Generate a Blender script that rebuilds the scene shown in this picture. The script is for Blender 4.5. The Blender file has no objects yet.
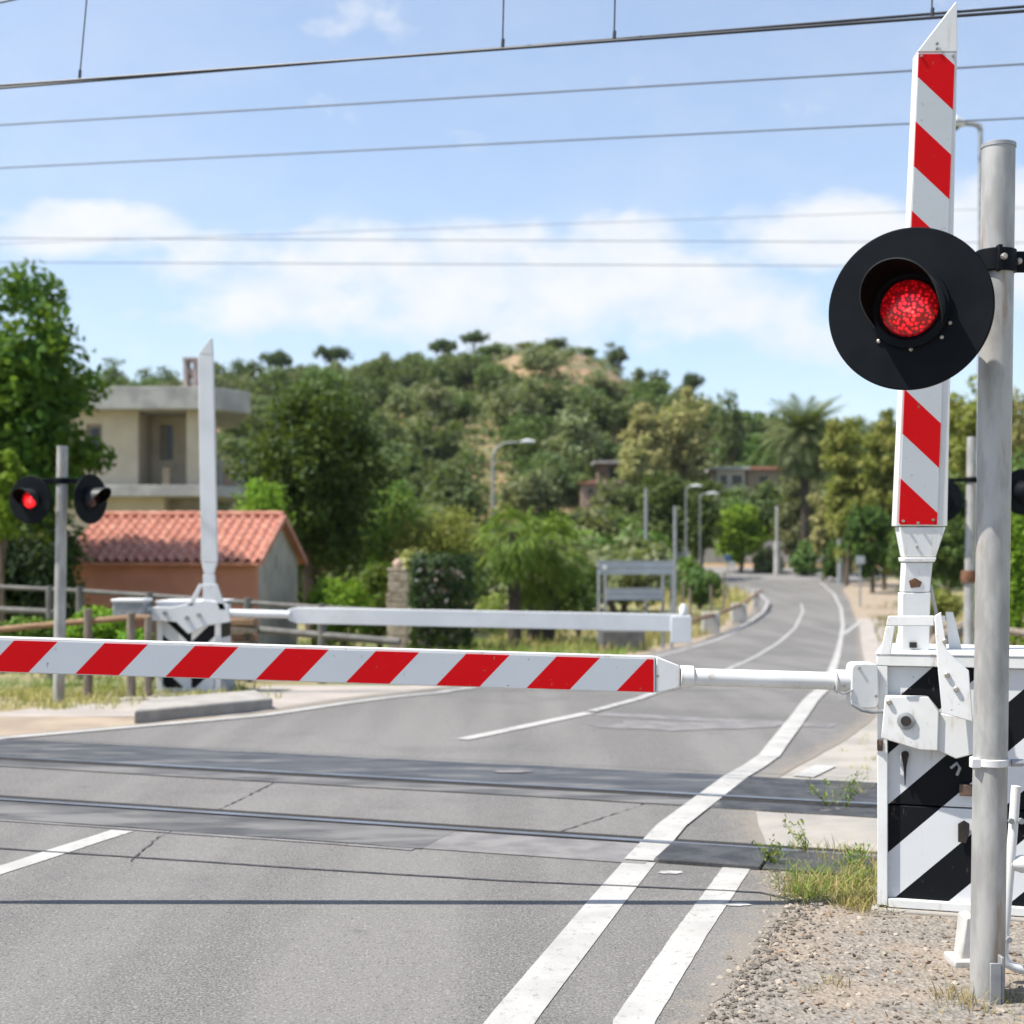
import bpy, math, random
import numpy as np
from mathutils import Vector, Matrix

R = math.radians
S = bpy.context.scene
COL = S.collection
F, CX, HY, CH = 1422.22, 512.0, 555.0, 1.42       # lens in pixels, image centre, horizon row, eye height

# ------------------------------------------------------------------ terrain
KEYS = [(-60, 0), (13.5, 0), (18, -.2), (25, -.6), (35, -1.0), (45, -1.2), (60, -1.25), (80, -1.1), (100, -.6),
        (120, 0), (150, .8), (200, 2.0), (400, 2.0), (3000, 2.0)]
def smooth_interp(keys, t):
    if t <= keys[0][0]: return keys[0][1]
    for i in range(len(keys) - 1):
        a, b = keys[i], keys[i + 1]
        if t <= b[0]:
            p = keys[i - 1] if i else a
            q = keys[i + 2] if i + 2 < len(keys) else b
            h = b[0] - a[0]; s = (t - a[0]) / h
            d = (b[1] - a[1]) / h
            d0 = (a[1] - p[1]) / (a[0] - p[0]) if a is not p else d
            d1 = (q[1] - b[1]) / (q[0] - b[0]) if b is not q else d
            m0 = 0 if d0 * d <= 0 else 2 * d0 * d / (d0 + d)
            m1 = 0 if d1 * d <= 0 else 2 * d1 * d / (d1 + d)
            return ((2*s**3 - 3*s*s + 1) * a[1] + (s**3 - 2*s*s + s) * h * m0 + (-2*s**3 + 3*s*s) * b[1] + (s**3 - s*s) * h * m1)
    return keys[-1][1]
CREST_PX = [(-700, 480), (-300, 435), (-100, 420), (0, 414), (100, 410), (200, 402), (300, 392), (400, 382), (450, 372), (500, 356),
            (540, 347), (580, 354), (620, 378), (660, 402), (700, 424), (760, 444), (850, 456), (950, 460), (1100, 462), (1500, 470)]
SKYLINE = [(-400, 390), (0, 374), (100, 378), (160, 368), (240, 362), (300, 364), (400, 357), (450, 351), (500, 346), (540, 341), (600, 352), (640, 372), (700, 392), (760, 406), (1200, 412)]
CREST = [((x - CX) / F * 250, (HY - y) / F * 250 + CH) for x, y in CREST_PX]
def Z(x, y):
    z = smooth_interp(KEYS, y)
    if y > 118:
        t = min(1.0, (y - 118) / 132.0)
        s = t * t * (3 - 2 * t) * .45 + t * .55
        xs = x * 250 / max(y, 118)
        c = smooth_interp(CREST, xs) - 2
        d = 1.0 if y < 250 else max(.25, 1 - (y - 250) / 300)
        n = .10 * math.sin(x * .13 + y * .05) + .07 * math.sin(x * .05 - y * .11 + 2)
        z += c * s * d * (1 + n * (1 - t) * .9)
    return z
def P(px, py, y):
    return Vector(((px - CX) / F * y, y, CH - (py - HY) / F * y))
def GP(px, py, dz=0.0):
    u, v = (px - CX) / F, (HY - py) / F
    lo, hi = 2.0, 3.0
    g = lambda y: CH + v * y - Z(u * y, y)
    while g(hi) > 0 and hi < 400: lo, hi = hi, hi * 1.05
    for _ in range(40):
        m = (lo + hi) / 2
        if g(m) > 0: lo = m
        else: hi = m
    return Vector((u * hi, hi, Z(u * hi, hi) + dz))

# ------------------------------------------------------------------ node materials
def new_mat(name):
    m = bpy.data.materials.new(name); m.use_nodes = True
    nt = m.node_tree
    return m, nt, nt.nodes['Principled BSDF']
def nd(nt, t, **kw):
    n = nt.nodes.new(t)
    for k, v in kw.items():
        if k.startswith('i_'):
            key = k[2:]
            key = int(key) if key.isdigit() else key.replace('_', ' ')
            n.inputs[key].default_value = v
        else: setattr(n, k, v)
    return n
def ln(nt, a, b): nt.links.new(a, b)
def coords(nt, sc=None):
    c = nd(nt, 'ShaderNodeTexCoord').outputs['Object']
    if sc:
        mp = nd(nt, 'ShaderNodeMapping'); mp.inputs['Scale'].default_value = sc
        ln(nt, c, mp.inputs['Vector']); c = mp.outputs['Vector']
    return c
def noise(nt, vec, scale, detail=4, rough=.55):
    n = nd(nt, 'ShaderNodeTexNoise'); n.inputs['Scale'].default_value = scale
    n.inputs['Detail'].default_value = detail; n.inputs['Roughness'].default_value = rough
    ln(nt, vec, n.inputs['Vector']); return n.outputs['Fac']
def ramp(nt, fac, a, b, va=0.0, vb=1.0):
    r = nd(nt, 'ShaderNodeMapRange'); r.interpolation_type = 'SMOOTHSTEP'
    r.inputs['From Min'].default_value = a; r.inputs['From Max'].default_value = b
    r.inputs['To Min'].default_value = va; r.inputs['To Max'].default_value = vb
    ln(nt, fac, r.inputs['Value']); return r.outputs['Result']
def math_(nt, op, a, b=None, c=None):
    n = nd(nt, 'ShaderNodeMath', operation=op)
    for i, v in enumerate((a, b, c)):
        if v is None: continue
        if isinstance(v, (int, float)): n.inputs[i].default_value = v
        else: ln(nt, v, n.inputs[i])
    return n.outputs[0]
def mix(nt, fac, a, b):
    m = nd(nt, 'ShaderNodeMix', data_type='RGBA')
    if isinstance(fac, (int, float)): m.inputs[0].default_value = fac
    else: ln(nt, fac, m.inputs[0])
    for k, v in ((6, a), (7, b)):
        if isinstance(v, tuple): m.inputs[k].default_value = (*v, 1)
        else: ln(nt, v, m.inputs[k])
    return m.outputs[2]
def bump(nt, bsdf, h, strength, dist):
    b = nd(nt, 'ShaderNodeBump'); b.inputs['Strength'].default_value = strength; b.inputs['Distance'].default_value = dist
    ln(nt, h, b.inputs['Height']); ln(nt, b.outputs['Normal'], bsdf.inputs['Normal'])
def surf(name, c1, c2, scale=4, rough=.7, metal=0., bs=.2, bd=.004, bscale=60, lo=.35, hi=.65, stretch=None, dirt=None, dlo=.6, dhi=.75, dscale=3, dstretch=(1, 1, 1), spec=.4, chips=False):
    m, nt, b = new_mat(name)
    v = coords(nt, stretch)
    col = mix(nt, ramp(nt, noise(nt, v, scale), lo, hi), c1, c2)
    if dirt:
        v2 = coords(nt, dstretch)
        col = mix(nt, ramp(nt, noise(nt, v2, dscale, 6, .65), dlo, dhi), col, dirt)
    if chips: col = chip(nt, col)
    ln(nt, col, b.inputs['Base Color'])
    b.inputs['Roughness'].default_value = rough; b.inputs['Metallic'].default_value = metal
    b.inputs['Specular IOR Level'].default_value = spec
    if bs: bump(nt, b, noise(nt, coords(nt), bscale, 3), bs, bd)
    return m
def chip(nt, col, tint=(.22, .15, .10), lo=.66, amt=.8):
    a = noise(nt, coords(nt), 34, 4, .7); b = noise(nt, coords(nt), 2.3, 3, .6)
    f = math_(nt, 'MULTIPLY', ramp(nt, a, lo, lo + .03, 0, amt), ramp(nt, b, .44, .58))
    return mix(nt, f, col, tint)
def stripes(name, ca, cb, kx, kz, off, period, duty, root, rough=.45, dirt=None, wear=.7, ky=0., c0=0.):
    """colour ca where frac((kx*x+kz*z-off)/period) < duty, in the thing's own space"""
    m, nt, b = new_mat(name)
    sx = nd(nt, 'ShaderNodeSeparateXYZ'); ln(nt, coords(nt), sx.inputs[0])
    s = math_(nt, 'ADD', math_(nt, 'MULTIPLY', sx.outputs[0], kx), math_(nt, 'MULTIPLY', sx.outputs[2], kz))
    if ky: s = math_(nt, 'ADD', s, math_(nt, 'MULTIPLY', sx.outputs[1], ky))
    s = math_(nt, 'ADD', s, kx * root.x + ky * root.y + kz * root.z + c0 - off)
    fr = math_(nt, 'FRACT', math_(nt, 'DIVIDE', s, period))
    k = math_(nt, 'LESS_THAN', fr, duty)
    v = coords(nt)
    tone = ramp(nt, noise(nt, v, 5, 5), .3, .75, .0, .12)
    a = mix(nt, tone, ca, tuple(x * .75 for x in ca))
    bb = mix(nt, tone, cb, tuple(x * .72 for x in cb))
    col = mix(nt, k, bb, a)
    if dirt:
        col = mix(nt, ramp(nt, noise(nt, coords(nt, (7, 7, 1.6)), 3.0, 6, .7), wear, wear + .13, 0, .75), col, dirt)
    if dirt: col = chip(nt, col)
    ln(nt, col, b.inputs['Base Color']); b.inputs['Roughness'].default_value = rough
    b.inputs['Specular IOR Level'].default_value = .06
    return m
def leaf_mat(name, c1, c2, c3, trans=.35, rough=.5):
    m, nt, b = new_mat(name)
    g = nd(nt, 'ShaderNodeNewGeometry')
    col = mix(nt, ramp(nt, g.outputs['Random Per Island'], .15, .85), c1, c2)
    big = noise(nt, coords(nt), .55, 3)
    col = mix(nt, ramp(nt, big, .5, .72, 0, .65), col, c3)
    oi = nd(nt, 'ShaderNodeObjectInfo')
    hs = nd(nt, 'ShaderNodeHueSaturation')
    ln(nt, col, hs.inputs['Color'])
    ln(nt, math_(nt, 'MULTIPLY_ADD', oi.outputs['Random'], .04, .48), hs.inputs['Hue'])
    ln(nt, math_(nt, 'MULTIPLY_ADD', oi.outputs['Random'], .5, .78), hs.inputs['Value'])
    ln(nt, hs.outputs['Color'], b.inputs['Base Color'])
    b.inputs['Roughness'].default_value = max(rough, .6); b.inputs['Specular IOR Level'].default_value = .16
    t = nd(nt, 'ShaderNodeBsdfTranslucent')
    tc = mix(nt, .5, hs.outputs['Color'], (.22, .30, .02))
    ln(nt, tc, t.inputs['Color'])
    mx = nd(nt, 'ShaderNodeMixShader'); mx.inputs[0].default_value = trans
    ln(nt, b.outputs[0], mx.inputs[1]); ln(nt, t.outputs[0], mx.inputs[2])
    out = nt.nodes['Material Output']; ln(nt, mx.outputs[0], out.inputs['Surface'])
    return m

WHITE = (.80, .80, .79)
m_white = surf('white_paint', (.70, .70, .69), (.62, .62, .605), 3, .45, 0, .15, .002, 40, dirt=(.36, .28, .19), dlo=.54, dhi=.80, dscale=2.6, dstretch=(5, 5, 1.5), chips=True)
m_white_far = surf('white_paint_dull', (.66, .67, .68), (.58, .59, .60), 2, .5, 0, .1, .002, 40)
m_black = surf('black_paint', (.003, .0042, .006), (.006, .0075, .010), 5, .55, 0, .08, .001, 60, spec=.10)
m_blackin = surf('black_inside', (.0016, .0014, .0014), (.004, .003, .0026), 8, .9, 0, .1, .001, 60, spec=.06)
m_galv = surf('galvanised_steel', (.40, .395, .38), (.28, .275, .265), 16, .5, .25, .15, .001, 120, stretch=(1, 1, .3), dirt=(.30, .20, .125), dlo=.53, dhi=.70, dscale=2.2, dstretch=(6, 6, .7))
m_galvd = surf('dull_steel', (.33, .34, .35), (.25, .26, .27), 10, .55, .4, .1, .001, 100)
m_rust = surf('rusty_steel', (.20, .09, .045), (.10, .055, .035), 9, .85, .1, .4, .004, 80)
m_bolt = surf('bolt_steel', (.45, .42, .38), (.30, .26, .22), 40, .45, .7, 0)
m_whitefoot = surf('dirty_white_footing', (.46, .45, .43), (.36, .35, .33), 6, .8, 0, .3, .004, 60, dirt=(.25, .21, .16), dlo=.5, dhi=.7, dscale=5)
m_rustdark = surf('dark_rusty_plate', (.13, .08, .055), (.07, .05, .04), 12, .8, 0, .3, .003, 60)
m_dark = surf('dark_hole', (.015, .013, .012), (.03, .025, .02), 20, .8, 0, 0)
m_rail = surf('rail_steel', (.045, .046, .05), (.075, .06, .05), 3, .4, .6, .2, .002, 60, stretch=(.4, 6, 1))
m_shine = surf('polished_rail_head', (.42, .44, .47), (.30, .30, .31), 3, .28, .9, 0)
m_concrete = surf('pale_concrete', (.33, .305, .27), (.25, .235, .21), 2.2, .9, 0, .5, .006, 45, dirt=(.25, .22, .17), dlo=.58, dhi=.75, dscale=4)
m_kerb = surf('kerb_concrete', (.33, .31, .28), (.25, .235, .215), 5, .9, 0, .5, .006, 40)
m_wood = surf('grey_wood', (.24, .20, .16), (.15, .12, .09), 6, .85, 0, .5, .006, 30, stretch=(6, 6, .7))
m_woodrail = surf('brown_wood_rail', (.30, .19, .11), (.20, .12, .07), 6, .85, 0, .4, .005, 30, stretch=(1, 6, 6))
m_bark = surf('bark', (.16, .12, .085), (.08, .06, .045), 7, .95, 0, .8, .02, 20, stretch=(4, 4, 1))
m_stone = surf('stone_blocks', (.40, .34, .26), (.24, .20, .15), 7, .95, 0, .8, .02, 12)
m_house = surf('cream_render', (.54, .47, .36), (.46, .40, .31), .8, .9, 0, .2, .006, 20, dirt=(.30, .26, .21), dlo=.6, dhi=.8, dscale=1.0, dstretch=(2, 2, .6))
m_slab = surf('grey_concrete_slab', (.42, .41, .39), (.31, .30, .29), 1.2, .9, 0, .3, .01, 15, dirt=(.2, .19, .18), dlo=.6, dhi=.78, dscale=1.2, dstretch=(1.5, 1.5, .5))
m_orange = surf('orange_render', (.60, .26, .155), (.52, .215, .13), 1.5, .9, 0, .2, .006, 20)
m_gable = surf('grey_plaster', (.43, .385, .33), (.33, .30, .26), 1.6, .92, 0, .3, .01, 14)
m_glass = surf('dark_window_glass', (.02, .022, .025), (.03, .03, .033), 2, .12, 0, 0)
m_blind = surf('grey_shutter', (.28, .25, .21), (.22, .2, .17), 3, .7, 0, 0)
m_terra = surf('terracotta_tiles', (.52, .245, .18), (.38, .155, .11), 4.5, .85, 0, .3, .006, 30, dirt=(.62, .36, .25), dlo=.52, dhi=.72, dscale=3.2)
m_blue = surf('blue_sign', (.04, .10, .22), (.04, .09, .20), 3, .4, 0, 0)
m_wirepale = surf('aluminium_cable', (.10, .12, .15), (.12, .14, .17), 3, .6, 0, 0)
m_wire = surf('copper_wire', (.035, .04, .05), (.05, .055, .065), 3, .5, .3, 0)
m_pinkplaster = surf('pale_pink_plaster', (.48, .34, .27), (.40, .29, .23), .5, .9, 0, .2, .01, 10)
m_greywall = surf('boundary_wall_render', (.42, .41, .39), (.34, .33, .31), .4, .9, 0, .2, .01, 10, dirt=(.25, .24, .21), dlo=.55, dhi=.75, dscale=.6)
m_straps = surf('pale_metal_sheet', (.46, .49, .52), (.38, .41, .44), 2, .5, .3, 0)
m_pebble = surf('gravel_stones', (.44, .38, .31), (.25, .225, .20), 9, .9, 0, .2, .003, 90, lo=.3, hi=.7)

def make_asphalt():
    m, nt, b = new_mat('asphalt')
    v = coords(nt)
    fine = noise(nt, v, 105, 3, .8); mid = noise(nt, v, 5.5, 6, .65)
    mp_ = nd(nt, 'ShaderNodeMapping'); mp_.inputs['Rotation'].default_value = (0, 0, R(17)); mp_.inputs['Scale'].default_value = (1.5, .10, 1); ln(nt, v, mp_.inputs['Vector'])
    lane = noise(nt, mp_.outputs[0], 1.0, 3, .5); big = noise(nt, v, .45, 5, .6)
    col = mix(nt, ramp(nt, fine, .30, .70), (.058, .0555, .052), (.235, .226, .214))
    col = mix(nt, ramp(nt, mid, .40, .75, 0, .5), col, (.115, .111, .107))
    col = mix(nt, ramp(nt, lane, .40, .62, 0, .6), col, (.20, .192, .182))
    col = mix(nt, ramp(nt, big, .50, .68, 0, .6), col, (.105, .102, .10))
    spot = nd(nt, 'ShaderNodeTexVoronoi'); spot.inputs['Scale'].default_value = 2.1; ln(nt, v, spot.inputs['Vector'])
    sp = math_(nt, 'MULTIPLY', ramp(nt, spot.outputs['Distance'], .03, .13, 1, 0), ramp(nt, noise(nt, v, 1.3, 2), .55, .62))
    col = mix(nt, math_(nt, 'MULTIPLY', sp, .5), col, (.05, .048, .046))
    stone = nd(nt, 'ShaderNodeTexVoronoi'); stone.inputs['Scale'].default_value = 150; ln(nt, v, stone.inputs['Vector'])
    sc_ = nd(nt, 'ShaderNodeSeparateColor'); ln(nt, stone.outputs['Color'], sc_.inputs[0])
    col = mix(nt, ramp(nt, sc_.outputs[0], .88, .94, 0, .4), col, (.33, .32, .30))
    col = mix(nt, ramp(nt, sc_.outputs[1], .88, .95, 0, .5), col, (.045, .043, .04))
    at = nd(nt, 'ShaderNodeAttribute', attribute_name='edge')
    e = math_(nt, 'ADD', at.outputs['Fac'], math_(nt, 'MULTIPLY', math_(nt, 'SUBTRACT', noise(nt, v, 9, 6, .7), .5), .55))
    col = mix(nt, ramp(nt, e, .0, .22, .9, 0), col, mix(nt, ramp(nt, fine, .3, .7), (.15, .132, .11), (.29, .255, .21)))
    ln(nt, col, b.inputs['Base Color']); b.inputs['Roughness'].default_value = .85; b.inputs['Specular IOR Level'].default_value = .25
    bump(nt, b, fine, .6, .006)
    return m
m_asphalt = make_asphalt()
def make_marking():
    m, nt, b = new_mat('worn_white_road_paint')
    v = coords(nt)
    w = math_(nt, 'MAXIMUM', ramp(nt, noise(nt, v, 20, 7, .8), .53, .68, 0, .85), ramp(nt, noise(nt, v, 160, 2), .62, .72, 0, .55))
    col = mix(nt, w, mix(nt, ramp(nt, noise(nt, v, 3), .35, .7), (.40, .392, .372), (.315, .308, .292)), (.15, .144, .136))
    ln(nt, col, b.inputs['Base Color']); b.inputs['Roughness'].default_value = .8
    bump(nt, b, noise(nt, v, 150, 2), .3, .004)
    return m
m_line = make_marking()
m_faint = surf('faded_road_paint', (.42, .41, .40), (.26, .255, .25), 9, .8, 0, .3, .004, 150)
m_rubber = surf('rubber_crossing_panel', (.040, .042, .046), (.075, .076, .078), 2.0, .5, 0, .25, .003, 60, stretch=(1, 3, 1), dirt=(.15, .143, .135), dlo=.50, dhi=.68, dscale=2.4, dstretch=(.55, 2.2, 1), spec=.4)
m_worn = surf('worn_panel_asphalt', (.060, .060, .061), (.10, .098, .095), 3.0, .6, 0, .4, .004, 90, stretch=(1, 3, 1), dirt=(.165, .158, .15), dlo=.44, dhi=.62, dscale=2.0, dstretch=(.5, 2.0, 1), spec=.3)
m_rubberdark = surf('dark_ribbed_rubber', (.03, .03, .033), (.06, .06, .062), 6, .6, 0, .6, .01, 25, dirt=(.16, .145, .13), dlo=.58, dhi=.72, dscale=5)
m_seam = surf('tar_seam', (.03, .03, .032), (.075, .072, .07), 10, .6, 0, 0)
m_patch = surf('worn_or_shadowed_asphalt', (.14, .135, .135), (.20, .19, .185), 6, .8, 0, .5, .006, 120)  # worn patches; also colours the painted wire shadow on the lane
def make_ground():
    m, nt, b = new_mat('dry_ground')
    v = coords(nt)
    n1 = noise(nt, v, .35, 6, .6); n2 = noise(nt, v, 4, 6, .65); n3 = noise(nt, v, 40, 4, .7)
    col = mix(nt, ramp(nt, n1, .42, .6), (.30, .25, .12), (.13, .17, .045))
    col = mix(nt, ramp(nt, n2, .5, .66, 0, .75), col, (.34, .28, .19))
    col = mix(nt, ramp(nt, n3, .35, .7, 0, .5), col, (.20, .17, .085))
    ln(nt, col, b.inputs['Base Color']); b.inputs['Roughness'].default_value = .95
    bump(nt, b, n3, .8, .03)
    return m
m_ground = make_ground()
def make_hill():
    m, nt, b = new_mat('hillside_soil')
    v = coords(nt)
    n1 = noise(nt, v, .06, 6, .6); n2 = noise(nt, v, .5, 6, .65)
    col = mix(nt, ramp(nt, n1, .42, .62), (.40, .235, .135), (.24, .17, .085))
    col = mix(nt, ramp(nt, n2, .42, .58, 0, .8), col, (.085, .10, .04))
    ln(nt, col, b.inputs['Base Color']); b.inputs['Roughness'].default_value = .95
    return m
m_hill = make_hill()
def make_gravel():
    m, nt, b = new_mat('gravel_verge')
    v = coords(nt)
    vr = nd(nt, 'ShaderNodeTexVoronoi'); vr.inputs['Scale'].default_value = 55; ln(nt, v, vr.inputs['Vector'])
    sx = nd(nt, 'ShaderNodeSeparateColor'); ln(nt, vr.outputs['Color'], sx.inputs[0])
    col = mix(nt, sx.outputs[0], (.14, .128, .112), (.28, .25, .215))
    col = mix(nt, ramp(nt, noise(nt, v, 2.2, 5), .42, .62, 0, .75), col, (.27, .215, .165))
    col = mix(nt, ramp(nt, noise(nt, v, 30, 5, .7), .5, .75, 0, .6), col, (.15, .13, .105))
    ln(nt, col, b.inputs['Base Color']); b.inputs['Roughness'].default_value = .95
    bump(nt, b, vr.outputs['Distance'], .7, .012)
    return m
m_gravel = make_gravel()
m_sand = surf('sandy_verge', (.33, .265, .195), (.25, .20, .15), 2, .95, 0, .6, .01, 60, dirt=(.30, .27, .15), dlo=.6, dhi=.72, dscale=3)
m_pinkish = surf('pinkish_pavement', (.36, .32, .285), (.29, .26, .235), 1.5, .92, 0, .4, .006, 80, dirt=(.26, .22, .17), dlo=.62, dhi=.8, dscale=2)
m_ballast = surf('track_ballast', (.30, .26, .22), (.17, .145, .125), 30, .95, 0, 1, .03, 30)
m_grass = leaf_mat('grass_blades', (.10, .18, .03), (.25, .30, .07), (.42, .34, .15), .3)
m_drygrass = leaf_mat('dry_grass_blades', (.40, .31, .14), (.28, .26, .09), (.16, .20, .05), .25)
m_litter = leaf_mat('dead_leaf_litter', (.30, .20, .12), (.20, .14, .09), (.42, .33, .22), .05, .8)

L_big = leaf_mat('fresh_green_leaves', (.026, .068, .010), (.075, .15, .018), (.15, .25, .03), .36)
m_barkdark = surf('dark_palm_bark', (.07, .055, .04), (.035, .028, .022), 9, .95, 0, .8, .03, 14)
m_hood = surf('sunlit_black_hood', (.022, .024, .027), (.04, .04, .042), 7, .42, 0, .1, .001, 60, spec=.45)  # lighter copy of the hood black, painting grazing sun on its outside
L_shade = leaf_mat('shade_blackened_leaves', (.008, .02, .006), (.018, .036, .010), (.03, .05, .014), .06, .8)  # leaves coloured near black to stand in for deep shade
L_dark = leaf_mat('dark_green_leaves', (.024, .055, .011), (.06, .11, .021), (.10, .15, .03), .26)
L_lime = leaf_mat('lime_leaves', (.12, .24, .02), (.20, .33, .035), (.26, .36, .05), .45)
L_bush = leaf_mat('bush_leaves', (.06, .12, .02), (.13, .19, .035), (.20, .22, .05), .35)
L_yel = leaf_mat('yellowish_leaves', (.21, .26, .06), (.33, .36, .10), (.39, .37, .11), .45)
L_olive = leaf_mat('olive_leaves', (.31, .30, .125), (.43, .39, .175), (.27, .29, .11), .4)
L_mid = leaf_mat('mid_green_leaves', (.065, .115, .032), (.11, .16, .045), (.14, .17, .055), .3)
L_hilld = leaf_mat('hill_dark_leaves', (.068, .10, .038), (.125, .165, .06), (.165, .185, .07), .3)
L_hillg = leaf_mat('hill_grey_leaves', (.135, .16, .076), (.215, .23, .112), (.245, .235, .10), .34)
L_pine = leaf_mat('pine_needles', (.038, .07, .022), (.07, .105, .03), (.09, .12, .035), .22)
L_palm = leaf_mat('palm_fronds', (.06, .095, .035), (.14, .17, .07), (.24, .21, .10), .25)
L_ivy = leaf_mat('ivy_leaves', (.014, .035, .010), (.03, .06, .016), (.05, .085, .02), .15)

# ------------------------------------------------------------------ mesh building
def tag(o, label=None, cat=None, group=None, kind=None):
    if label: o['label'] = label
    if cat: o['category'] = cat
    if group: o['group'] = group
    if kind: o['kind'] = kind
    return o
def thing(name, loc, label, cat, group=None):
    o = bpy.data.objects.new(name, None); COL.objects.link(o)
    o.location = loc; o.empty_display_size = .1
    return tag(o, label, cat, group)
def origin(parent):
    v = Vector((0, 0, 0))
    while parent is not None:
        v += parent.location; parent = parent.parent
    return v
class MB:
    def __init__(s): s.v = []; s.f = []; s.mi = []; s.m = 0
    def add(s, vs, fs):
        n = len(s.v); s.v += [tuple(v) for v in vs]
        for f in fs: s.f.append([i + n for i in f]); s.mi.append(s.m)
        return s
    def box(s, c, d, rz=0., M=None):
        c = Vector(c); h = Vector(d) / 2
        M = M or Matrix.Rotation(rz, 3, 'Z')
        vs = [c + M @ Vector((x * h.x, y * h.y, z * h.z)) for z in (-1, 1) for y in (-1, 1) for x in (-1, 1)]
        return s.add(vs, [(0, 2, 3, 1), (4, 5, 7, 6), (0, 1, 5, 4), (2, 6, 7, 3), (0, 4, 6, 2), (1, 3, 7, 5)])
    def prism(s, pts, off):
        pts = [Vector(p) for p in pts]; off = Vector(off); n = len(pts)
        nor = Vector((0, 0, 0))
        for i in range(n): nor += pts[i].cross(pts[(i + 1) % n])
        if nor.dot(off) > 0: pts.reverse()
        vs = pts + [p + off for p in pts]
        return s.add(vs, [tuple(range(n)), tuple(reversed(range(n, 2 * n)))] + [(i, i + n, (i + 1) % n + n, (i + 1) % n) for i in range(n)])
    def tube(s, pts, rad, seg=12, caps=True):
        pts = [Vector(p) for p in pts]
        if not isinstance(rad, (list, tuple)): rad = [rad] * len(pts)
        vs = []; ref = None
        for i, p in enumerate(pts):
            t = (pts[min(i + 1, len(pts) - 1)] - pts[max(i - 1, 0)]).normalized()
            if ref is None: ref = Vector((1, 0, 0)) if abs(t.x) < .8 else Vector((0, 1, 0))
            a = (ref - t * ref.dot(t)).normalized(); ref = a; b = t.cross(a)
            vs += [p + (a * math.cos(2 * math.pi * k / seg) + b * math.sin(2 * math.pi * k / seg)) * rad[i] for k in range(seg)]
        fs = []
        for i in range(len(pts) - 1):
            for k in range(seg):
                fs.append((i * seg + k, i * seg + (k + 1) % seg, (i + 1) * seg + (k + 1) % seg, (i + 1) * seg + k))
        if caps:
            fs.append(tuple(reversed(range(seg)))); fs.append(tuple((len(pts) - 1) * seg + k for k in range(seg)))
        return s.add(vs, fs)
    def lathe(s, prof, o, axis, seg=32):
        """prof: (radius, distance along axis)"""
        o = Vector(o); t = Vector(axis).normalized()
        a = t.orthogonal().normalized(); b = t.cross(a); vs = []; fs = []
        for r, h in prof:
            vs += [o + t * h + (a * math.cos(2 * math.pi * k / seg) + b * math.sin(2 * math.pi * k / seg)) * max(r, 1e-4) for k in range(seg)]
        for i in range(len(prof) - 1):
            for k in range(seg):
                fs.append((i * seg + k, i * seg + (k + 1) % seg, (i + 1) * seg + (k + 1) % seg, (i + 1) * seg + k))
        fs.append(tuple(reversed(range(seg)))); fs.append(tuple((len(prof) - 1) * seg + k for k in range(seg)))
        return s.add(vs, fs)
    def build(s, name, mat, parent=None, bevel=0., smooth=True, ang=35):
        me = bpy.data.meshes.new(name)
        o0 = origin(parent)
        me.from_pydata([(x - o0.x, y - o0.y, z - o0.z) for x, y, z in s.v], [], s.f)
        for mm in (mat if isinstance(mat, (list, tuple)) else [mat]): me.materials.append(mm)
        if isinstance(mat, (list, tuple)): me.polygons.foreach_set('material_index', s.mi)
        if smooth:
            me.polygons.foreach_set('use_smooth', [True] * len(me.polygons)); me.set_sharp_from_angle(angle=R(ang))
        me.update()
        o = bpy.data.objects.new(name, me); COL.objects.link(o)
        if parent: o.parent = parent
        if bevel:
            b = o.modifiers.new('edge', 'BEVEL'); b.width = bevel; b.segments = 2; b.limit_method = 'ANGLE'; b.angle_limit = R(40)
            b.harden_normals = False
        return o
def sheet(name, xs_fn, stations, nx, dz, mat, kind='structure', rough=0., seed=0):
    """a ground sheet: for every station t, xs_fn(t) gives left and right points"""
    rnd = random.Random(seed); mb = MB(); vs = []; fs = []
    for t in stations:
        a, b = xs_fn(t)
        for i in range(nx + 1):
            k = i / nx; x = a[0] + (b[0] - a[0]) * k; y = a[1] + (b[1] - a[1]) * k
            vs.append((x, y, Z(x, y) + dz + rnd.uniform(-rough, rough)))
    for j in range(len(stations) - 1):
        for i in range(nx):
            q = j * (nx + 1) + i; fs.append((q, q + 1, q + nx + 2, q + nx + 1))
    o = mb.add(vs, fs).build(name, mat, ang=180); o['kind'] = kind
    return o
def lerp_path(pts, t):
    for i in range(len(pts) - 1):
        if t <= pts[i + 1][1]:
            k = (t - pts[i][1]) / (pts[i + 1][1] - pts[i][1]); return pts[i][0] + (pts[i + 1][0] - pts[i][0]) * k
    return pts[-1][0]
def ribbon(name, pts, w, dz, mat, step=.4, jitter=0., seed=1):
    """a strip of width w following ground points"""
    rnd = random.Random(seed); dense = []
    for i in range(len(pts) - 1):
        a, b = Vector(pts[i][:2]), Vector(pts[i + 1][:2]); n = max(1, int((b - a).length / step))
        dense += [a.lerp(b, k / n) for k in range(n)]
    dense.append(Vector(pts[-1][:2])); vs = []; fs = []
    for i, p in enumerate(dense):
        t = (dense[min(i + 1, len(dense) - 1)] - dense[max(i - 1, 0)]).normalized(); nrm = Vector((-t.y, t.x))
        for sgn in (1, -1):
            q = p + nrm * sgn * (w / 2 + rnd.uniform(-jitter, jitter)); vs.append((q.x, q.y, Z(q.x, q.y) + dz))
    fs = [(2 * i + 1, 2 * i + 3, 2 * i + 2, 2 * i) for i in range(len(dense) - 1)]
    o = MB().add(vs, fs).build(name, mat, smooth=False); o['kind'] = 'structure'
    return o

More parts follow.
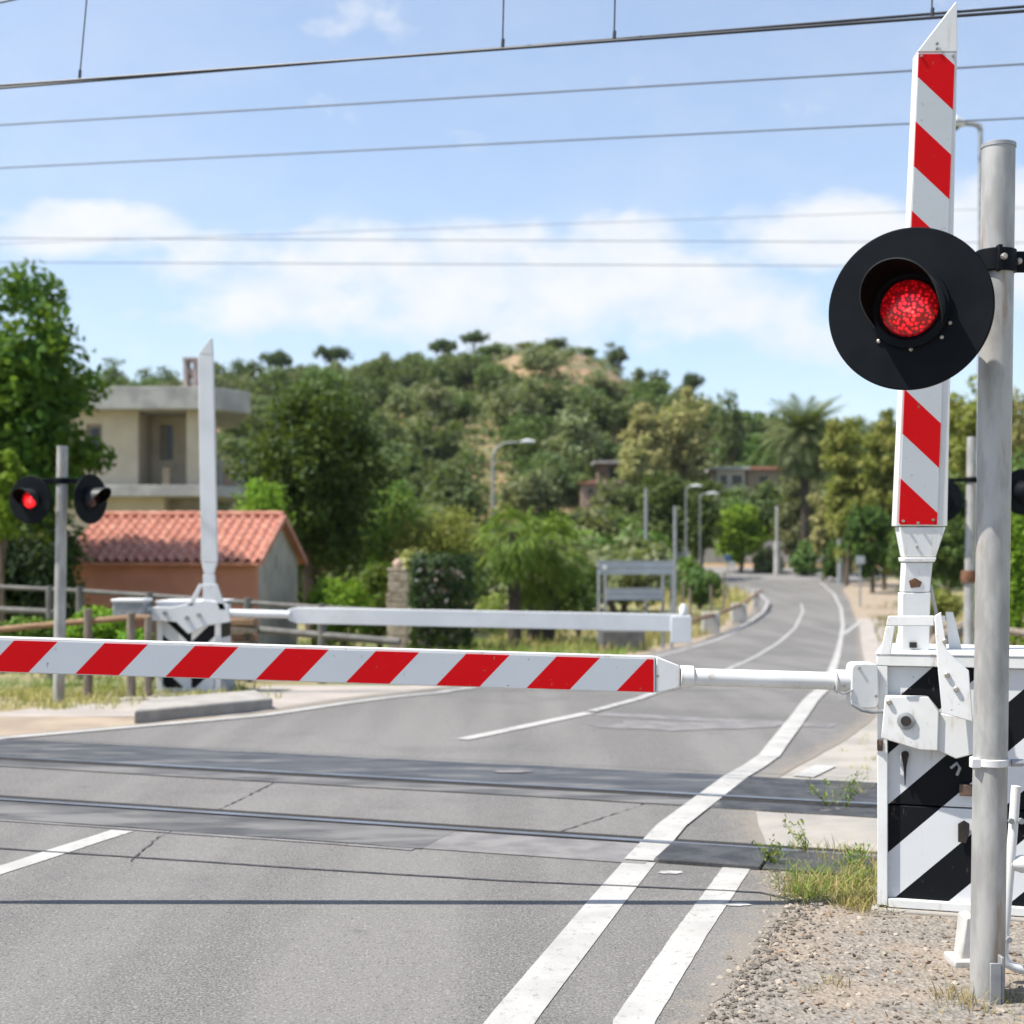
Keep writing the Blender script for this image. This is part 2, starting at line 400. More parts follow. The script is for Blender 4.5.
# ------------------------------------------------------------------ camera, light, sky
cam = bpy.data.objects.new('camera', bpy.data.cameras.new('camera')); COL.objects.link(cam)
cam.location = (0, 0, CH); cam.rotation_euler = (R(90), 0, 0)
cam.data.lens = 50; cam.data.sensor_width = 36; cam.data.shift_y = (HY - 512) / 1024
cam.data.clip_start = .05; cam.data.clip_end = 8000
cam.data.dof.use_dof = True; cam.data.dof.focus_distance = 5.0; cam.data.dof.aperture_fstop = 2.8
S.camera = cam
SUN_AZ = math.atan2(-1.0, -.20); SUN_EL = R(57)
sdir = Vector((math.sin(SUN_AZ) * math.cos(SUN_EL), math.cos(SUN_AZ) * math.cos(SUN_EL), math.sin(SUN_EL)))
sun = bpy.data.objects.new('sun', bpy.data.lights.new('sun', 'SUN')); COL.objects.link(sun)
sun.data.energy = 4.2; sun.data.angle = R(.53); sun.data.color = (1, .95, .87)
sun.rotation_euler = (-sdir).to_track_quat('-Z', 'Y').to_euler(); sun.location = (-20, -5, 30)
W = bpy.data.worlds.new('World'); S.world = W; W.use_nodes = True
nt = W.node_tree; bg = nt.nodes['Background']
sky = nd(nt, 'ShaderNodeTexSky', sky_type='NISHITA'); sky.sun_disc = False
sky.sun_elevation = SUN_EL; sky.sun_rotation = SUN_AZ; sky.air_density = 1.0; sky.dust_density = .6; sky.ozone_density = 2.0; sky.altitude = 50
tc = nd(nt, 'ShaderNodeTexCoord'); dv = tc.outputs['Generated']
sx = nd(nt, 'ShaderNodeSeparateXYZ'); ln(nt, dv, sx.inputs[0])
yy = math_(nt, 'MAXIMUM', sx.outputs[1], .05)
U = math_(nt, 'DIVIDE', sx.outputs[0], yy); V = math_(nt, 'DIVIDE', sx.outputs[2], yy)
mp = nd(nt, 'ShaderNodeMapping'); mp.inputs['Scale'].default_value = (1, 1, 1.7); ln(nt, dv, mp.inputs['Vector'])
n_big = noise(nt, mp.outputs[0], 10.5, 9, .58); n_fine = noise(nt, mp.outputs[0], 24, 6, .6)
cl = None
for (ex, ey, rx, ry, amp) in ((390, 285, 285, 80, 1.), (620, 282, 240, 78, 1.), (800, 232, 150, 54, 1.), (1010, 245, 120, 84, 1.1), (70, 230, 135, 38, .95),
                              (160, 318, 90, 24, .6), (470, 335, 460, 44, .55), (-260, 250, 200, 90, 1.), (1330, 270, 260, 90, 1.), (40, 160, 160, 14, .1)):
    du = math_(nt, 'DIVIDE', math_(nt, 'SUBTRACT', U, (ex - CX) / F), rx / F)
    dw = math_(nt, 'DIVIDE', math_(nt, 'SUBTRACT', V, (HY - ey) / F), ry / F)
    e = math_(nt, 'SUBTRACT', 1.0, math_(nt, 'ADD', math_(nt, 'MULTIPLY', du, du), math_(nt, 'MULTIPLY', dw, dw)))
    e = math_(nt, 'MULTIPLY', math_(nt, 'MAXIMUM', e, -.9), amp)
    cl = e if cl is None else math_(nt, 'MAXIMUM', cl, e)
dens = math_(nt, 'ADD', cl, math_(nt, 'MULTIPLY', math_(nt, 'SUBTRACT', n_big, .5), 3.0))
dens = math_(nt, 'ADD', dens, math_(nt, 'MULTIPLY', math_(nt, 'SUBTRACT', n_fine, .5), .7))
mask = ramp(nt, dens, -.1, .95, 0, .95)
front = ramp(nt, sx.outputs[1], .05, .3)
mask = math_(nt, 'MULTIPLY', mask, front)
veil = ramp(nt, noise(nt, mp.outputs[0], 4, 7, .6), .35, .80, .19, .34)
mask = math_(nt, 'MAXIMUM', mask, veil)
shade = ramp(nt, n_fine, .3, .7)
ccol = mix(nt, shade, (4.3, 4.6, 5.0), (5.0, 5.02, 5.05))
skyc = nd(nt, 'ShaderNodeMix', data_type='RGBA', blend_type='MULTIPLY'); skyc.inputs[0].default_value = 1
ln(nt, sky.outputs[0], skyc.inputs[6]); skyc.inputs[7].default_value = (.98, 1.0, 1.03, 1)
ln(nt, mix(nt, mask, skyc.outputs[2], ccol), bg.inputs['Color'])
bg.inputs['Strength'].default_value = .1
S.view_settings.view_transform = 'Standard'; S.view_settings.look = 'None'
S.view_settings.exposure = 1.0; S.view_settings.gamma = 1.0
S.cycles.max_bounces = 6; S.cycles.transparent_max_bounces = 8; S.cycles.diffuse_bounces = 3
S.cycles.use_denoising = True
# ------------------------------------------------------------------ ground
def frange(a, b, n): return [a + (b - a) * i / n for i in range(n + 1)]
gy = frange(-30, 0, 6) + frange(2, 120, 60)
gy = sorted(set(gy))
sheet('ground', lambda t: ((-60 - t * .35, t), (60 + t * .35, t)), gy, 60, -.045, m_ground, rough=.012)
hy = frange(120, 262, 48) + [270, 285, 310, 350, 420, 550, 800]
sheet('hill', lambda t: ((-t * 1.0, t), (t * 1.0, t)), hy, 110, -.045, m_hill)
# a far blue ridge beyond the hill
mb = MB(); vs = []; fs = []; rr = random.Random(5)
for j, (yy_, k) in enumerate(((1500, 0), (1700, .75), (1900, 1), (2400, .3))):
    for i in range(61):
        x = -1600 + i * 60
        top = 172 + 16 * math.sin(x * .004 + 1) + 8 * math.sin(x * .013) + 4 * math.sin(x * .041)
        vs.append((x, yy_, top * k + rr.uniform(-3, 3) * k))
fs = [(j * 61 + i, j * 61 + i + 1, (j + 1) * 61 + i + 1, (j + 1) * 61 + i) for j in range(3) for i in range(60)]
m_ridge = surf('far_wooded_ridge', (.045, .065, .055), (.075, .09, .07), .02, .95, 0, 0)
mb.add(vs, fs).build('far_hills', m_ridge)['kind'] = 'structure'

m_asphalt_far = surf('far_asphalt', (.17, .165, .158), (.21, .203, .195), .5, .9, 0, .2, .01, 20)
LEFT = [(-13, -12), (-6.6, 7.6), (-3.97, 11.0), (-2.25, 12.5), (-.85, 15.5), (3.4, 34.5), (7.0, 47), (11.3, 66), (13.9, 79), (15.0, 88), (14.9, 93), (14.6, 106)]
RIGHT = [(-4.0, -12), (-.75, 0), (.60, 4.3), (.84, 4.985), (1.15, 5.8), (1.2, 6.6), (1.38, 8.2), (1.75, 9.2), (2.6, 11), (3.2, 12.5), (3.95, 15.4), (9.1, 37), (12.95, 53), (19.0, 80), (21.4, 92), (25.6, 106)]
rr = random.Random(9)
def JIT(t): return (.02 * math.sin(t * 5.1 + 1) + .012 * math.sin(t * 13.7) + .007 * math.sin(t * 37 + 2) + .005 * math.sin(t * 71)) if t < 6.6 else .004 * math.sin(t * 9) * (t < 16)
road_y = frange(-12, 2, 7) + frange(2.4, 16, 136) + frange(17, 106, 60)
jit = {t: JIT(t) for t in road_y}
road = sheet('road', lambda t: ((lerp_path(LEFT, t) - .25, t), (lerp_path(RIGHT, t) + jit[t], t)), road_y, 40, 0, m_asphalt)
ed = road.data.attributes.new('edge', 'FLOAT', 'POINT')
ed.data.foreach_set('value', [min(lerp_path(RIGHT, v.co.y) + .02 - v.co.x, (v.co.x - lerp_path(LEFT, v.co.y) + .12) * 1.5) for v in road.data.vertices])
FARL = [(14.6, 106), (12, 113), (-4, 119), (-14, 126)]; FARR = [(25.6, 106), (31, 112), (44, 119), (60, 126)]
sheet('road', lambda t: ((lerp_path(FARL, t), t), (lerp_path(FARR, t), t)), frange(106, 121.5, 12), 14, 0.0, m_asphalt_far)
# gravel verge beside the near lane
GL = lambda t: lerp_path(RIGHT, t) + JIT(t) - .04
sheet('gravel_verge', lambda t: ((GL(t), t), (7, t)), frange(-6, 2, 8) + frange(2.1, 6.45, 109), 90, -.0015, m_gravel, rough=.0008, seed=4)
# pale concrete and pavement to the right of the road
sheet('concrete_apron', lambda t: ((lerp_path(RIGHT, t) - .35, t), (3.9 + max(0, t - 12) * .3, t)), frange(6.45, 14.2, 26), 12, -.003, m_concrete, rough=.001)
sheet('pavement', lambda t: ((lerp_path(RIGHT, t) - .5, t), (lerp_path(RIGHT, t) + 1.5 + .02 * t, t)), frange(14.2, 60, 60), 6, -.012, m_pinkish)
sheet('sandy_verge', lambda t: ((lerp_path(RIGHT, t) - .5, t), (lerp_path(RIGHT, t) + 3.4, t)), frange(60, 106, 30), 6, -.014, m_sand)
# left: sandy strip and side entry
sheet('sandy_verge', lambda t: ((lerp_path(LEFT, t) - 3.2, t), (lerp_path(LEFT, t) + .2, t)), frange(8.2, 12.6, 22), 10, -.012, m_sand, rough=.004)
sheet('side_entry', lambda t: ((lerp_path(LEFT, t) - 2.6, t), (lerp_path(LEFT, t) + .2, t)), frange(12.6, 17.5, 22), 8, -.011, m_pinkish)
sheet('sandy_verge', lambda t: ((lerp_path(LEFT, t) - .9, t), (lerp_path(LEFT, t) + .1, t)), frange(17.5, 96, 80), 3, -.012, m_sand)

# road markings
def G2(*pts): return [GP(*p) for p in pts]
near_edge = [(-1.3, -1.0)] + [tuple(GP(*p)[:2]) for p in ((518, 1012), (604, 905), (640, 862))]
ribbon('road_marking', near_edge, .150, .003, m_line, .05, 0)
ribbon('road_marking', G2((640.3, 861.6), (672, 826), (710, 797), (735, 778), (754, 767), (769, 756.5)), .152, .0085, m_line, .1)
ribbon('road_marking', G2((768, 758), (800, 716), (823, 690), (833, 668), (838, 652)), .15, .010, m_line, .6, .003)
ribbon('road_marking', G2((838, 652), (843, 625), (841, 608), (834, 594), (820, 582)), .14, .010, m_faint, .6, .003)
ribbon('road_marking', [(-.35, -.8)] + [tuple(GP(*p)[:2]) for p in ((634, 1022), (690, 935), (737, 868))], .125, .003, m_line, .05, .0015)
ribbon('road_marking', G2((803, 777), (826, 766)), .14, .005, m_line, .2)
ribbon('road_marking', G2((844, 634), (860, 622)), .16, .010, m_faint, .5)
ribbon('road_marking', [(-4.4, -.5), tuple(GP(-4, 872)[:2]), tuple(GP(122, 831)[:2])], .125, .003, m_line, .2, .004)
ribbon('road_marking', G2((462, 740), (590, 713)), .125, .006, m_line, .3)
ribbon('road_marking', G2((592, 712), (640, 699), (700, 682), (733, 667), (762, 653), (795, 628), (803, 611), (801, 604)), .10, .010, m_faint, .7)
ribbon('road_marking', G2((-60, 745), (0, 739), (150, 726), (262, 716), (440, 693), (520, 681), (600, 667), (660, 656)), .13, .008, m_line, .4, .003)
ribbon('road_marking', G2((660, 656), (731, 634), (763, 612), (768, 602), (760, 594), (746, 588)), .14, .012, m_faint, .8)

# tar seam across the near lane, worn spots
ribbon('road_seam', G2((-40, 845), (0, 849), (200, 862), (350, 872), (500, 881), (700, 890), (760, 893), (800, 902)), .022, .004, m_seam, .2, .003)
for pts in (((130, 862), (158, 838), (240, 800), (300, 770)), ((345, 845), (395, 832), (410, 822)), ((560, 832), (640, 806), (670, 790)), ((480, 830), (492, 834))):
    ribbon('road_crack', G2(*pts), .008, .004, m_seam, .05, .006)
def blot(name, px, py, rx, ry, mat, seed, dz=.004):
    rnd = random.Random(seed); c = GP(px, py); n = 18; ph = [rnd.uniform(.7, 1.15) for _ in range(n)]
    vs = [(c.x + math.cos(2 * math.pi * i / n) * rx * ph[i], c.y + math.sin(2 * math.pi * i / n) * ry * ph[i], Z(c.x, c.y) + dz) for i in range(n)]
    o = MB().add(vs, [tuple(range(n))]).build(name, mat, smooth=False); o['kind'] = 'structure'
blot('road_patch_or_shadow', 670, 873, .06, .035, m_faint, 1); blot('road_patch_or_shadow', 737, 905, .06, .03, m_faint, 3)
blot('road_patch_or_shadow', 690, 726, .9, .35, m_patch, 8); blot('road_patch_or_shadow', 512, 773, .13, .06, m_patch, 6, .012)
# wire shadow painted as a soft dark strip across the lane beyond the crossing
ribbon('road_patch_or_shadow', G2((600, 714), (700, 720), (835, 726)), .28, .0035, m_patch, .5, .03)

# ---- level crossing track
T = Vector((.948, -.3186, 0)); NN = Vector((.3186, .948, 0))
def TR(s, n, z=0.): return T * s + NN * n + Vector((0, 0, z))
N1, N2 = 6.865, 8.30
def tband(name, s0, s1, n0, n1, z, mat, kind='structure', th=None, jit=0):
    rnd = random.Random(int(s0 * 100 + n0 * 10)); mb = MB(); k = max(1, int((s1 - s0) / .4))
    vs = []
    for i in range(k + 1):
        s = s0 + (s1 - s0) * i / k; e = rnd.uniform(-jit, jit)
        vs += [TR(s, n0 + e, z), TR(s, n1, z)]
    mb.add(vs, [(2 * i, 2 * i + 2, 2 * i + 3, 2 * i + 1) for i in range(k)])
    o = mb.build(name, mat, smooth=False); o['kind'] = kind; return o
tband('track_ballast', -40, -8.8, 5.6, 9.6, -.03, m_ballast); tband('track_ballast', -.3, 40, 5.9, 9.3, -.035, m_ballast)
for n, lab, sg in ((N1, 'steel railway rail nearest the red and white boom, sunk in asphalt', 1), (N2, 'steel railway rail beyond it, beside the wide dark rubber panels', -1)):
    r = thing('railway_rail', TR(-3, n, -.1), lab, 'rail', 'rails of the level crossing')
    mb = MB()
    for s0 in [-40 + 4 * i for i in range(20)]:
        a, b = TR(s0, n, 0), TR(s0 + 4, n, 0)
        for (w, z0, z1) in ((.066, -.035, .010), (.016, -.13, -.035), (.13, -.15, -.13)):
            h = NN * w / 2
            mb.prism([a - h + Vector((0, 0, z0)), a + h + Vector((0, 0, z0)), a + h + Vector((0, 0, z1)), a - h + Vector((0, 0, z1))], b - a)
    mb.build('rail_bar', m_rail, r, smooth=False)
    hd_ = MB(); h = NN * .021
    for s0 in [-40 + 2 * i for i in range(40)]: hd_.prism([TR(s0, n, .0102) - h, TR(s0, n, .0102) + h, TR(s0, n, .0125) + h * .8, TR(s0, n, .0125) - h * .8], T * 2)
    hd_.build('rail_head', m_shine, r, smooth=False)
    # flangeway: dark gap on the gauge side
    g = n + sg * .075
    tband('flangeway', -12, 1.6, g - .038, g + .038, .0065, m_dark)
# panels: near rail, field side (bluish worn rubber), right-hand ribbed piece; far rail, both sides
def panel(s0, s1, n0, n1, z, mat, bev=.006):
    mb = MB(); c = TR((s0 + s1) / 2, (n0 + n1) / 2, z - .02)
    Mr = Matrix(((T.x, NN.x, 0), (T.y, NN.y, 0), (0, 0, 1)))
    mb.box(c, (s1 - s0, n1 - n0, .04), M=Mr); o = mb.build('crossing_panel', mat, bevel=bev, smooth=False); o['kind'] = 'structure'; return o
s = -10.0
while s < -2.9:
    s += 1.23
tband('crossing_panel', -10, -2.6, N1 - .50, N1 - .045, .005, m_worn, jit=.012)
tband('concrete_edge', -10, -2.63, N1 - .55, N1 - .505, .004, m_patch, jit=.012)
tband('crossing_patch', -2.6, -1.5, N1 - .50, N1 - .045, .004, m_patch, jit=.02)
panel(-1.47, -.98, N1 - .44, N1 - .045, .022, m_rubberdark); panel(-.97, -.45, N1 - .44, N1 - .045, .016, m_rubberdark)
s = -10.0
while s < .9:
    if s >= -1.6:
        panel(s, s + 1.19, N2 + .045, N2 + .80, .006, m_rubberdark); panel(s, s + 1.19, N2 - .38, N2 - .115, .0055, m_rubberdark)
    s += 1.2
tband('crossing_panel', -10, -1.61, N2 + .80, N2 + .045, .006, m_rubber, jit=.012); tband('crossing_panel', -10, -1.61, N2 - .36, N2 - .115, .0055, m_worn, jit=.012)
# kerb block in front of the far barrier
k0, k1, k2, k3 = GP(134, 722), GP(273, 709), GP(256, 700), GP(150, 709)
kb = MB().prism([k0 - Vector((0, 0, .05)), k1 - Vector((0, 0, .05)), k2 - Vector((0, 0, .05)), k3 - Vector((0, 0, .05))], (0, 0, .15)).build('kerb_stone', m_kerb, bevel=.02)
tag(kb, 'low pale concrete kerb block beside the far black and white barrier box', 'kerb')

# ------------------------------------------------------------------ near barrier machine
YB = 5.69
CA = Vector((1.462, YB, 0)); CT = Vector((.9563, -.2924, 0)); CN = Vector((-.2924, -.9563, 0))
def B(px, py, d=0.):
    u = (px - CX) / F; return P(px, py, (CA.dot(CN) + d) / (u * CN.x + CN.y))
CR = Matrix(((CT.x, -CN.x, 0), (CT.y, -CN.y, 0), (0, 0, 1)))
def CB(a, b, z): return CA + CT * a - CN * b + Vector((0, 0, z))
def EX(t): return -CN * t
root = thing('level_crossing_barrier', (1.85, 5.95, .0), 'near barrier machine with a striped box, lowered red and white boom and another raised', 'barrier', 'level crossing barriers')
RL = root.location
DW, DD = .86, .60
m_cab = stripes('black_white_box_stripes', (.010, .011, .013), (.62, .63, .64), -.93 * CT.x, 1, -.978 - .19 - .93 * 1.462 * 0, .395, .485, RL, .4, (.34, .25, .16), .62, ky=-.93 * CT.y, c0=-.93 * (1.462 - CT.dot(CA)))
m_mast = stripes('red_white_mast_stripes', (.60, .007, .010), (.52, .545, .565), .94, 1, 4.922, .378, .5, RL, .35, (.30, .24, .19), .66)
m_boom = stripes('red_white_boom_stripes', (.60, .006, .010), (.52, .545, .57), 1, -.955, -2.643, .370, .482, RL, .35, (.30, .24, .19), .66)
for z0, z1, nm in ((.425, .975, 'upper_door'), (.05, .419, 'lower_door')):
    MB().box(CB(DW / 2, DD / 2 + .006, (z0 + z1) / 2), (DW - .03, DD - .02, z1 - z0), M=CR).build('cabinet_body', m_cab, root, .003)
fr_ = MB().box(CB(DW / 2, .004, 1.000), (DW + .006, .032, .044), M=CR).build('cabinet_frame', m_white, root, .003)
for a in (.02, DW - .02):
    for b in (.01, DD - .01): MB().box(CB(a, b, .5), (.04, .042, .955), M=CR).build('corner_angle', m_white, fr_, .003)
MB().box(CB(DW / 2, .005, .033), (DW - .084, .028, .034), M=CR).build('bottom_strip', m_white, fr_, .003)
MB().box(CB(DW / 2, DD / 2, 1.027), (DW + .014, DD + .03, .009), M=CR).build('cabinet_lid', m_white, root, .003)
MB().box(CB(DW / 2, DD / 2, -.012), (DW + .05, DD + .05, .05), M=CR).build('plinth', m_concrete, root, .01)
# small dark fittings: keyholes and a drip of black
MB().prism([B(905 + 4 * math.sin(a_), 755 - 4 * math.cos(a_), .002) for a_ in [-2.2 + 4.4 * q / 10 for q in range(11)]] + [B(906.4, 768, .002), B(905.6, 785, .002), B(904.6, 785, .002), B(903.6, 768, .002)], EX(.006)).build('keyhole', m_dark, root)
MB().prism([B(958, 824, .002), B(964, 820.5, .002), B(969.5, 824, .002), B(969.5, 833, .002), B(966, 843, .002), B(958, 842, .002)], EX(.006)).build('keyhole', m_dark, root)
mb = MB().box(B(966, 790, .008), (.05, .02, .045), M=CR); mb.build('lock_plate', m_rustdark, root, .004)
MB().tube([B(951, 768, .02), B(957, 763, .03), B(960, 768, .03), B(957, 775, .02)], .006, 8).build('latch', m_galvd, root)
mb = MB().box(B(880, 745, .005), (.022, .026, .045), M=CR); mb.build('hinge', m_rustdark, root, .004)
# drive plates
mb = MB().prism([B(885, 696, .07), B(928, 697, .07), B(939, 711, .07), B(938, 751, .07), B(919, 750, .07), B(881, 738, .07)], EX(.05))
pl = mb.build('drive_plate', m_white, root, .004)
MB().lathe([(.034, 0), (.034, .006), (.022, .010)], B(906, 721, .074), CN, 20).build('bearing', m_galvd, pl)
MB().lathe([(.020, 0), (.020, .004)], B(906, 721, .083), CN, 16).build('bore', m_dark, pl)
mb = MB().prism([B(938, 713, .055), B(974, 719, .055), B(975, 754, .055), B(956, 759, .055), B(937, 750, .055)], EX(.045))
mb.build('crank_arm', m_white, root, .004)
for (bx, by, bd) in ((889, 702, .072), (947, 675, .13), (956, 689, .13), (945, 641, .13)):
    MB().lathe([(.011, 0), (.011, .010), (.007, .013)], B(bx, by, bd - .002), CN, 8).build('bolt', m_bolt, root)
# A-shaped carrier, front and back cheek
def cheek(d, name):
    mb = MB()
    mb.prism([B(886, 626.3, d), B(895, 626.3, d), B(890.5, 655, d), B(880, 655, d)], EX(.02))
    mb.prism([B(888, 616, d), B(934, 616, d), B(934, 626, d), B(886, 626, d)], EX(.02))
    mb.prism([B(934.3, 616, d), B(941, 612, d), B(947, 651, d), B(969, 671, d), B(973, 722, d), B(942, 713, d), B(937, 660, d)], EX(.02))
    return mb.build(name, m_white, root, .003)
cheek(.128, 'carrier_cheek')
mb = MB(); dz_ = Vector((.0, .36, 0))
for poly in ([(888, 616), (896, 616), (889.5, 654), (880, 654)], [(934, 612), (942, 612), (952, 654), (938, 654)], [(896, 616), (934, 616), (934, 622), (895, 622)]):
    mb.prism([B(x, y) + EX(.27) + Vector((.045, 0, -.01)) for x, y in poly], EX(.02))
mb.build('carrier_cheek', m_white, root, .003)
# raised boom (vertical mast)
YM = 5.80
def Mq(px, py, d=0.): return P(px, py, YM - d)
mast = MB()
mast.prism([Mq(896, 526), Mq(947.5, 526), Mq(957.5, 52), Mq(917.5, 52)], (0, .07, 0))
mo = mast.build('raised_boom', m_white, root, .003)
mast = MB().prism([Mq(899, 524.5, .005), Mq(937, 524.5, .005), Mq(955, 54, .005), Mq(919, 54, .005)], (0, .0045, 0))
mast.build('stripe_panel', m_mast, mo)
mast = MB().prism([Mq(917.5, 51.5, .003), Mq(957.5, 51.5, .003), Mq(957.2, 2), Mq(955.5, 2)], (0, .07, 0))
mast.build('tip_cap', m_white, mo, .003)
for (bx, by) in ((903, 521), (918, 523), (933, 520), (937, 49), (937, 44), (921, 56), (953, 56)): MB().lathe([(.006, 0), (.006, .006)], Mq(bx, by, .005), (0, -1, 0), 8).build('rivet', m_bolt, mo)
mast = MB()
mast.prism([Mq(899, 527), Mq(946, 527), Mq(936, 557), Mq(905, 557)], (0, .07, 0))
mast.prism([Mq(903.5, 557.5, .008), Mq(937, 557.5, .008), Mq(935, 562, .008), Mq(904.5, 562, .008)], (0, .085, 0))
mast.prism([Mq(905, 562.5), Mq(933, 562.5), Mq(930, 592), Mq(903.5, 592)], (0, .065, 0))
mast.prism([Mq(902, 592.5), Mq(931, 592.5), Mq(929, 657), Mq(902, 657)], (0, .065, 0))
mo2 = mast.build('boom_socket', m_white, root, .004)
mb = MB().prism([Mq(909, 581, .003), Mq(915, 578, .003), Mq(922, 582, .003), Mq(920, 587, .003), Mq(911, 588, .003)], (0, .01, 0)); mb.build('rust_hole', m_rust, mo2)
mb = MB().box(Mq(913, 645, .002), (.028, .012, .022)); mb.build('slot', m_dark, mo2)
mb = MB().lathe([(.006, 0), (.006, .006)], Mq(917, 547, .0), (0, -1, 0), 8); mb.build('rivet', m_bolt, mo2)
mb = MB().prism([Mq(938, 529, -.02), Mq(944, 529, -.02), Mq(936, 556, -.02), Mq(933, 556, -.02)], (0, .02, 0)); mb.build('side_strap', m_straps, mo2, .002)
mb = MB().tube([Mq(930, 585, -.05), Mq(938, 620, -.12), Mq(944, 655, -.2)], .007, 8); mb.build('cable', m_galvd, root)
# lowered boom
YL = 5.665
def Lq(px, py, d=0.): return P(px, py, YL - d)
beam = MB()
xl = -130; yt = lambda x: 636.8 + x * .0300; ybm = lambda x: 672.3 + x * .0316
beam.prism([Lq(xl, yt(xl)), Lq(655.5, yt(655.5)), Lq(655.5, ybm(655.5)), Lq(xl, ybm(xl))], (0, .048, 0))
bo = beam.build('lowered_boom', m_white, root, .004)
MB().prism([Lq(xl + 2, yt(xl) + 3.5, .004), Lq(653.5, yt(653) + 3, .004), Lq(653.5, ybm(653) - .8, .004), Lq(xl + 2, ybm(xl) - .8, .004)], (0, .0035, 0)).build('stripe_panel', m_boom, bo)
MB().prism([Lq(656.2, 656.5), Lq(680, 666), Lq(680, 687.5), Lq(656.2, 693.2)], (0, .048, 0)).build('end_piece', m_white, bo, .004)
MB().prism([Lq(xl - 1, yt(xl)), Lq(xl - 1, ybm(xl)), Lq(xl - 55, ybm(xl) - 2)], (0, .048, 0)).build('tip_cap', m_white, bo, .004)
c1, c2 = P(680, 676.5, YL + .037), P(693.5, 677, YL + .037)
MB().tube([c1, c2], .045, 20).build('collar', m_white, bo, .003)
c3 = P(833, 681, YL + .037)
MB().tube([c2, c3], .0355, 20).build('boom_rod', m_white, bo)
c4, c5 = P(836, 680.5, YL + .037), P(853, 681, YL + .037)
mb = MB().tube([c3, c4], .052, 20); mb.tube([c4, c5], .044, 20); mb.build('flange', m_white, bo, .003)
mb = MB()
pts = []
cxp, cyp, hw, hh = 865, 686, 14, 23
for q in range(20):
    a = 2 * math.pi * q / 20; ca, sa = math.cos(a), math.sin(a)
    e = lambda v: math.copysign(abs(v) ** .35, v)
    pts.append(P(cxp + hw * e(ca), cyp + hh * e(sa), YL - .01))
mb.prism(pts, (0, .10, 0)); hb = mb.build('boom_hub', m_white, root, .006)
mb = MB().tube([P(852, 704, YL - .02), P(862, 710, YL - .03), P(872, 712, YL - .03), P(884, 711, YL - .02)], .008, 8); mb.build('cable', m_galvd, hb)
for (bx, by) in ((657.5, 676), (859, 668), (844, 686), (876, 696)): MB().lathe([(.006, 0), (.006, .007)], Lq(bx, by, .01), (0, -1, 0), 8).build('rivet', m_bolt, bo)
MB().tube([P(836, 690, YL - .01), P(843, 694, YL - .02), P(853, 690, YL - .01)], .004, 6).build('wire_loop', m_galvd, bo)

# ------------------------------------------------------------------ near signal
def signal_head(root, c, face, rad, lit, seg=48, detail=True, flip=False):
    """round black target board with hood and lens"""
    c = Vector(c); f = Vector(face).normalized(); k = rad / .258
    side = f.cross(Vector((0, 0, 1))).normalized(); up = side.cross(f).normalized()
    bd = MB().lathe([(rad - .004, 0), (rad, .004), (rad, .012), (rad - .004, .016), (.13 * k, .016), (.125 * k, .022)], c, f, seg).build('target_board', m_black, root)
    MB().lathe([(.125 * k, 0), (.12 * k, .05 * k), (.10 * k, .12 * k), (.05 * k, .16 * k)], c - f * .001, -f, 32).build('lamp_housing', m_black, bd)
    ring = MB().lathe([(.126 * k, .016), (.126 * k, .034 * k), (.104 * k, .036 * k), (.095 * k, .022)], c, f, 40); ring.build('lens_ring', m_black, bd)
    # hood: open tube whose length tapers to nothing underneath
    mb = MB(); n = 48; vs = []; fs = []; sh = Vector((-.012, 0, .004)) * k * (1 if detail else 0)
    r0 = .110 * k
    for i in range(n + 1):
        a = R(-118) + R(236) * i / n
        ln_ = (.185 * k) * (1 - (abs(a) / R(118)) ** 2.6) + .012
        for (rr_, h) in ((r0 + .004, .02), (r0 + .010, .02 + ln_), (r0 + .006, .02 + ln_), (r0, .02)):
            vs.append(c + f * h + (up * math.cos(a) + side * math.sin(a)) * rr_ + (sh * min(1, ln_ / .12) if h > .021 else Vector((0, 0, 0))))
    for i in range(n):
        for q in range(4):
            fs.append((i * 4 + q, (i + 1) * 4 + q, (i + 1) * 4 + (q + 1) % 4, i * 4 + (q + 1) % 4))
    mb.add(vs, fs); mb.mi = [0 if (q % 4) in (0, 1) else 1 for q in range(len(fs))]
    mb.build('hood', [m_hood, m_blackin], bd)  # sunlit tone painted outside and on the rim, darkened tone inside
    prof = [(.092 * k, .018), (.086 * k, .030 * k), (.06 * k, .040 * k), (.03 * k, .044 * k)]
    lens = MB().lathe(prof, c, f, 40).build('lens', lit, bd)
    if detail:
        for (dx, dy) in ((-.10, -.098), (-.005, -.130), (.096, -.098), (.137, .008), (-.125, -.055)):
            MB().lathe([(.0065, 0), (.0065, .005), (.003, .008)], c + side * dx * k + up * dy * k + f * .016, f, 8).build('bolt', m_bolt, bd)
    return bd
